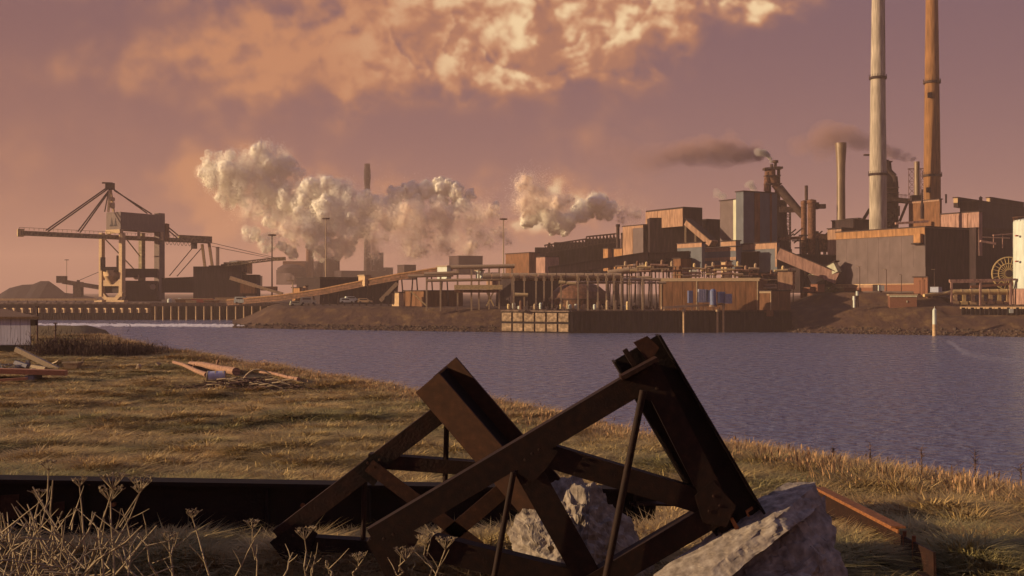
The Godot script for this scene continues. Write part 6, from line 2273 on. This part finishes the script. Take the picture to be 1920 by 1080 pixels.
func trusses() -> void:
	var d := 7.6
	var k := d / F
	var t := thing("truss_frame", "nearer and larger rusted steel truss frame leaning on the concrete slab", "truss frame", Vector3(X(1100, d), 7.9, -d))
	var m: Material = M.rust_brown
	var mm: Material = M.rust_dark
	angle_bar(t, "chord", W(700, 1013, d), W(1226, 700, d), 46 * k, 0.13, m)
	angle_bar(t, "chord", W(706, 1005, d), W(800, 1180, d), 42 * k, 0.13, m, -1)
	angle_bar(t, "chord", W(1214, 688, d - 0.02), W(1352, 962, d - 0.02), 44 * k, 0.05, m, -1)
	angle_bar(t, "chord", W(1352, 958, d), W(1040, 1140, d), 44 * k, 0.12, m)
	angle_bar(t, "diagonal", W(1006, 848, d + 0.02), W(1345, 950, d + 0.02), 44 * k, 0.12, m)
	angle_bar(t, "diagonal", W(985, 872, d + 0.02), W(1150, 1165, d + 0.02), 50 * k, 0.12, m, -1)
	angle_bar(t, "strut", W(800, 1024, d + 0.04), W(1180, 1117, d + 0.04), 46 * k, 0.12, m)
	for q in [[1206, 732, 1130, 1110, 6.8], [963, 885, 925, 1090, 5.8]]:
		var s := sh()
		s.tube(W(q[0], q[1], d - 0.06), W(q[2], q[3], d - 0.06), q[4] * k, q[4] * k, 10)
		part(t, "tie_rod", s, m)
	plate(t, "gusset_plate", [[962, 862], [1012, 832], [1046, 846], [1030, 872], [1000, 905], [975, 890]], d - 0.008, 0.01, m)
	plate(t, "gusset_plate", [[1180, 722], [1218, 682], [1244, 700], [1250, 745], [1216, 752]], d - 0.03, 0.01, m)
	plate(t, "gusset_plate", [[1302, 930], [1336, 900], [1380, 948], [1362, 988], [1318, 980]], d - 0.03, 0.01, m)
	plate(t, "gusset_plate", [[694, 1008], [742, 982], [790, 1000], [770, 1040], [722, 1046]], d - 0.008, 0.01, m)
	bolts(t, [[998, 851], [1012, 843], [985, 862], [1226, 690], [1222, 712], [1232, 728], [1338, 930], [1350, 948], [1330, 958], [720, 1010], [738, 1002], [1200, 715]], d - 0.03, mm)
	# heavy member along the right side
	var ha := W(1192, 652, d + 0.14)
	var hb := W(1392, 992, d + 0.14)
	i_beam(t, ha, hb, 102 * k, 0.2, 0.0, M.rust_black, M.rust_black)
	plate(t, "end_bracket", [[1188, 642], [1214, 630], [1236, 652], [1226, 668], [1212, 674]], d + 0.05, 0.03, M.rust)
	var s := sh()
	s.beam(W(1163, 708, d - 0.02), W(1231, 672, d - 0.02), 0.16, 0.03)
	part(t, "cap_plate", s, mm)
	s = sh()
	s.beam(W(1171, 655, d + 0.06), W(1192, 690, d + 0.06), 0.05, 0.035)
	part(t, "stiffener", s, m)
	bolts(t, [[1228, 680], [1224, 686], [1166, 706], [1233, 676]], d - 0.08, mm)
	plate(t, "foot_bracket", [[1335, 975], [1362, 962], [1388, 1000], [1360, 1010]], d + 0.03, 0.05, M.rust_black)
	plate(t, "foot_bracket", [[1368, 972], [1374, 970], [1392, 1000], [1384, 1004]], d - 0.01, 0.02, M.rust_orange)
	plate(t, "foot_bracket", [[1398, 958], [1410, 950], [1412, 954], [1402, 961], [1406, 968], [1402, 969]], d + 0.02, 0.02, M.rust_orange)
	m = M.rust
	# the rear frame
	d = 9.0
	k = d / F
	t = thing("truss_frame", "rear smaller truss frame with a wide brown leaning beam", "truss frame", Vector3(X(780, d), 7.7, -d))
	angle_bar(t, "chord", W(846, 760, d), W(522, 1008, d), 34 * k, 0.12, M.rust_dark)
	angle_bar(t, "chord", W(522, 1004, d), W(660, 1175, d), 40 * k, 0.12, M.rust_black, -1)
	angle_bar(t, "strut", W(690, 864, d + 0.02), W(960, 884, d + 0.02), 26 * k, 0.12, M.rust_dark)
	angle_bar(t, "strut", W(540, 1017, d + 0.02), W(730, 1029, d + 0.02), 26 * k, 0.12, M.rust_black)
	angle_bar(t, "diagonal", W(692, 872, d - 0.02), W(900, 1028, d - 0.02), 26 * k, 0.10, m, -1)
	angle_bar(t, "diagonal", W(965, 900, d - 0.02), W(815, 1028, d - 0.02), 30 * k, 0.10, m, -1)
	for q in [[838, 782, 832, 1012, 5], [685, 880, 678, 1110, 5]]:
		s = sh()
		s.tube(W(q[0], q[1], d + 0.05), W(q[2], q[3], d + 0.05), q[4] * k, q[4] * k, 8)
		part(t, "tie_rod", s, M.rust_dark)
	plate(t, "gusset_plate", [[662, 880], [700, 850], [738, 862], [722, 884], [700, 912]], d - 0.008, 0.01, M.rust_black)
	plate(t, "gusset_plate", [[520, 1008], [560, 976], [596, 1000], [580, 1030], [540, 1042]], d - 0.008, 0.01, M.rust_black)
	bolts(t, [[690, 868], [704, 876], [712, 862], [550, 1004], [838, 768]], d - 0.02, m)
	i_beam(t, W(818, 702, d - 0.1), W(1042, 962, d - 0.1), 84 * k, 0.29, 2.03, M.rust_black, m)
	s = sh()
	s.beam(W(798, 722, d - 0.12), W(838, 688, d - 0.12), 0.12, 0.015)
	part(t, "end_plate", s, m)


# ------------------------------------------------------------------ grass and weeds
func tuft_mesh(seed_: int, blades: int, spread: float, lean: float, seed_head := false) -> ArrayMesh:
	var r := RandomNumberGenerator.new()
	r.seed = seed_
	var s := Sh.new()
	for i in blades:
		var a := r.randf() * TAU
		var b := Vector3(cos(a), 0, sin(a)) * spread * sqrt(r.randf())
		var h := r.randf_range(0.45, 1.0)
		var out := Vector3(cos(a), 0, sin(a)) * r.randf_range(0.1, 0.7) * lean + Vector3(0.10 * lean, 0, 0.02)
		var sd := Vector3(-sin(a + r.randfn() * 0.5), 0, cos(a)) * r.randf_range(0.006, 0.014)
		var p1 := b + Vector3.UP * h * 0.55 + out * h * 0.3
		var p2 := b + Vector3.UP * h * (1.0 - 0.25 * lean * r.randf()) + out * h
		s.quad(b - sd, b + sd, p1 + sd * 0.8, p1 - sd * 0.8)
		s.tri(p1 - sd * 0.8, p1 + sd * 0.8, p2)
		if seed_head and r.randf() < 0.5:
			s.quad(p2 - Vector3(0.02, 0, 0), p2 + Vector3(0, 0.08, 0), p2 + Vector3(0.02, 0, 0), p2 - Vector3(0, 0.1, 0))
	return s.mesh()

func vegetation() -> void:
	rng.seed = 99
	var short := []
	var tall := []
	var mesh_a := [tuft_mesh(1, 26, 0.2, 0.6), tuft_mesh(2, 24, 0.18, 1.0), tuft_mesh(3, 26, 0.24, 1.6)]
	var lists := [[], [], []]
	var straw := Color(0.46, 0.31, 0.13)
	var olive := Color(0.25, 0.20, 0.08)
	var brown := Color(0.30, 0.17, 0.066)
	var n := 0
	var tries := 0
	while n < 150000 and tries < 600000:
		tries += 1
		var d := 3.2 * pow(120.0 / 3.2, pow(rng.randf(), 0.85))
		var half := d * 0.50 + 1.0
		var x := rng.randf_range(-half, half)
		var xe := curve(near_edge, d)
		if x > xe + 2.5:
			continue
		var xe2 := curve(near_edge, d + 3.0)
		var s := (x - xe) / sqrt(1.0 + pow((xe2 - xe) / 3.0, 2.0))
		if s > 1.6:
			continue
		var hidden := false
		for k in clear_of:
			var a2 := Vector2(k[0].x, k[0].z)
			var b2 := Vector2(k[1].x, k[1].z)
			if d < 13.0 and Geometry2D.get_closest_point_to_segment(Vector2(x, -d), a2, b2).distance_to(Vector2(x, -d)) < k[2]:
				hidden = true
		if hidden:
			continue
		n += 1
		var patch := n_soft.get_noise_2d(x * 2.0 + 50, d * 2.0)
		var patch2 := n_bump.get_noise_2d(x * 1.2 + 90, d * 1.2 + 30)
		var c := straw.lerp(olive, smoothstep(-0.15, 0.35, patch))
		c = c.lerp(brown, smoothstep(0.0, 0.4, patch2) * 0.8)
		c = c.lerp(olive, smoothstep(0.5, 0.9, d / 26.0) * 0.35 * (1.0 if x > -6 else 0.2))
		c = c.lerp(Color(0.23, 0.18, 0.075), smoothstep(2.0, 8.0, x) * smoothstep(10.0, 14.0, d) * 0.55)
		var fringe := smoothstep(-2.2 - d * 0.02, 0.0, s) * (1.0 - smoothstep(0.8, 1.6, s))
		c = c.lerp(Color(0.38, 0.225, 0.115), fringe * 0.6)
		var clump := n_bump.get_noise_2d(x * 2.6 + 11, d * 2.6 - 40)
		if clump < -0.1 and rng.randf() < 0.72:
			continue
		c *= rng.randf_range(0.75, 1.2) * (1.0 + 0.32 * clump)
		var h := rng.randf_range(0.06, 0.15) * (1.0 + 0.5 * patch2 + 1.3 * clump)
		h = lerpf(h, rng.randf_range(0.3, 0.62), fringe * 0.7)
		if d < 12 and d > 7:
			h *= 0.85
		var wide := lerpf(0.55, 1.0, smoothstep(4, 14, d)) * (1.0 + d * 0.022)
		var b := Basis(Vector3.UP, rng.randf() * TAU).scaled(Vector3(wide * 0.75, h * 1.15, wide * 0.75))
		lists[n % 3].append([Transform3D(b, Vector3(x, near_h(x, d) - 0.02, -d)), c])
	for i in 3:
		scatter("grass", mesh_a[i], M.grass, lists[i])
	# fine upright bents along the canal edge
	var bents := []
	for i in 2600:
		var d := 9.0 * pow(120.0 / 9.0, rng.randf())
		var x := curve(near_edge, d) + rng.randfn() * 0.5 * (1 + d * 0.04)
		if absf(x) > d * 0.5:
			continue
		var c := Color(0.34, 0.195, 0.10) * rng.randf_range(0.6, 1.3)
		var h := rng.randf_range(0.25, 0.7)
		bents.append([Transform3D(Basis(Vector3.UP, rng.randf() * TAU).scaled(Vector3(0.5 + d * 0.015, h, 0.5 + d * 0.015)), Vector3(x, near_h(x, d) - 0.02, -d)), c])
	scatter("reed_fringe", tuft_mesh(9, 7, 0.4, 0.6, true), M.grass, bents)
	# thicket by the shed
	for i in 7:
		var d := 76.0 + rng.randf_range(-2, 3)
		var px := 92.0 + i * 30
		var x := X(px, d)
		bush("thicket_bush", ["tall dark bush hugging the right wall of the pale shed", "dark bush second from the shed, around the short thin post", "dark bush third from the shed in the thicket", "dark bush in the middle of the thicket", "dark bush just right of the thicket's middle", "low dark bush, second to last at the thicket's right end", "lowest dark bush at the right end of the thicket"][i], Vector3(x, near_h(x, d), -d), 2.4, 1.5 - 0.1 * i, 1600, Color(0.06, 0.032, 0.025), "thicket beside the shed", true)
	# dry stalks
	var tops := [[20, 30, 1000, 4.4, 0], [70, 92, 882, 4.5, 1], [150, 62, 912, 4.6, 0], [40, 5, 962, 4.3, 0], [130, 30, 950, 4.4, 0], [150, 268, 985, 4.4, 0], [165, 150, 912, 4.7, 1], [105, 52, 945, 4.5, 0], [160, 212, 918, 4.6, 2], [158, 265, 920, 4.8, 2], [215, 208, 940, 4.5, 2], [195, 186, 990, 4.4, 0], [210, 295, 985, 4.5, 0], [60, 118, 958, 4.6, 0], [95, 100, 900, 4.8, 0], [30, 75, 935, 4.6, 1], [130, 118, 985, 4.3, 0], [120, 180, 960, 4.5, 0], [190, 262, 925, 5.0, 1], [262, 205, 1025, 4.6, 0], [395, 362, 972, 5.0, 1], [440, 478, 1010, 5.2, 0], [482, 474, 990, 5.4, 1], [530, 550, 1035, 5.5, 0], [575, 572, 1012, 5.6, 2], [585, 590, 1040, 5.6, 0], [740, 760, 1050, 5.6, 2], [805, 798, 1022, 5.7, 2], [815, 835, 1030, 5.8, 2], [620, 612, 1050, 5.5, 0], [665, 672, 1052, 5.6, 1], [240, 250, 990, 4.5, 0], [300, 262, 1000, 4.7, 0], [325, 318, 1015, 4.9, 1]]
	for k in tops:
		stalk(k[0], k[1], k[2], k[3], k[4])
	var s := Sh.new()
	for i in 190:
		var px := absf(rng.randfn()) * 130.0 - 15
		var d := rng.randf_range(4.0, 5.0)
		var q := W(px, rng.randf_range(985, 1130), d)
		q.y = maxf(q.y, near_h(q.x, d))
		s.tube(q, q + Vector3(rng.randfn() * 0.07, rng.randfn() * 0.06 + 0.03, rng.randfn() * 0.07), 0.0035, 0.0015, 4, false)
	var o := part(self, "dead_weed_tangle", s, M.stalk)
	o.set_meta("kind", "stuff")
	# upright dead stalks against the water, right
	var labels := ["lowest dead stalk against the water, near the right edge", "dead stalk against the water left of the right edge", "reddish dead stalk with a bushy head standing before the water", "reddish bare dead stalk standing before the water", "short dead stalk near the leaning beam, before the water", "dark dead plant in the grass beside the leaning beam"]
	var i2 := 0
	for k in [[1912, 905, 872, 16.4], [1826, 885, 842, 17.5], [1630, 862, 830, 19.5], [1726, 872, 840, 18.2], [1560, 858, 838, 20.5], [1420, 868, 842, 22.0]]:
		var base := Vector3(X(k[0], k[3]), near_h(X(k[0], k[3]), k[3]), -k[3])
		var t := thing("dead_stalk", labels[i2], "dead plant", base)
		s = sh()
		var top := W(k[0] + 1, k[2], k[3])
		s.line([base, base.lerp(top, 0.5) + Vector3(0.02, 0, 0), top], 0.012, 0.006, 5)
		part(t, "stem", s, M.twig)
		s = sh()
		for j in 26:
			var q := base.lerp(top, rng.randf_range(0.45, 1.0))
			s.tube(q, q + Vector3(rng.randfn() * 0.05, rng.randf_range(0.01, 0.09), rng.randfn() * 0.05), 0.006, 0.003, 4, false)
		part(t, "seed_head", s, M.twig)
		i2 += 1


func stalk(bx: float, tx: float, ty: float, d: float, kind: int) -> void:
	var x := X(bx, d)
	var base := Vector3(x, near_h(x, d), -d)
	# foot of the stalk carried on along its slant below the frame
	var top := W(tx, ty, d + rng.randf_range(-0.1, 0.1))
	var mid := W(bx, 1085, d)
	var t := thing("dry_weed", "pale dry weed stalk in the clump along the lower left edge" if bx < 345 else "lone pale dry weed stalk near the bottom of the frames", "weed", base, "dry weed stalks at the lower left" if bx < 345 else "scattered dry weed stalks")
	var w := Vector3(rng.randfn(), 0, rng.randfn()) * 0.012
	var pts := [base, mid, mid.lerp(top, 0.35) + w, mid.lerp(top, 0.7) - w * 0.6, top]
	var s := sh()
	s.line(pts, 0.0056, 0.0026, 6)
	part(t, "stem", s, M.stalk)
	for i in rng.randi_range(1, 4):
		s = sh()
		var q: Vector3 = mid.lerp(top, rng.randf_range(0.15, 0.8))
		var e := Vector3(rng.randfn() * 0.06, rng.randf_range(0.03, 0.12), rng.randfn() * 0.04)
		s.line([q, q + e * 0.5 + Vector3(0.004, 0, 0), q + e], 0.0028, 0.0014, 5)
		part(t, "branch", s, M.stalk)
	if kind > 0:
		s = sh()
		var n := 9 if kind == 1 else 16
		for i in n:
			var a := TAU * i / n
			var e := Vector3(cos(a) * 0.045, 0.04 + rng.randf() * 0.02, sin(a) * 0.045) * (0.6 if kind == 1 else 1.0)
			s.tube(top, top + e, 0.0018, 0.0012, 4, false)
			for j in 4:
				s.tube(top + e, top + e + Vector3(rng.randfn() * 0.009, 0.01, rng.randfn() * 0.009), 0.0016, 0.0022, 4, false)
		part(t, "umbel", s, M.stalk)
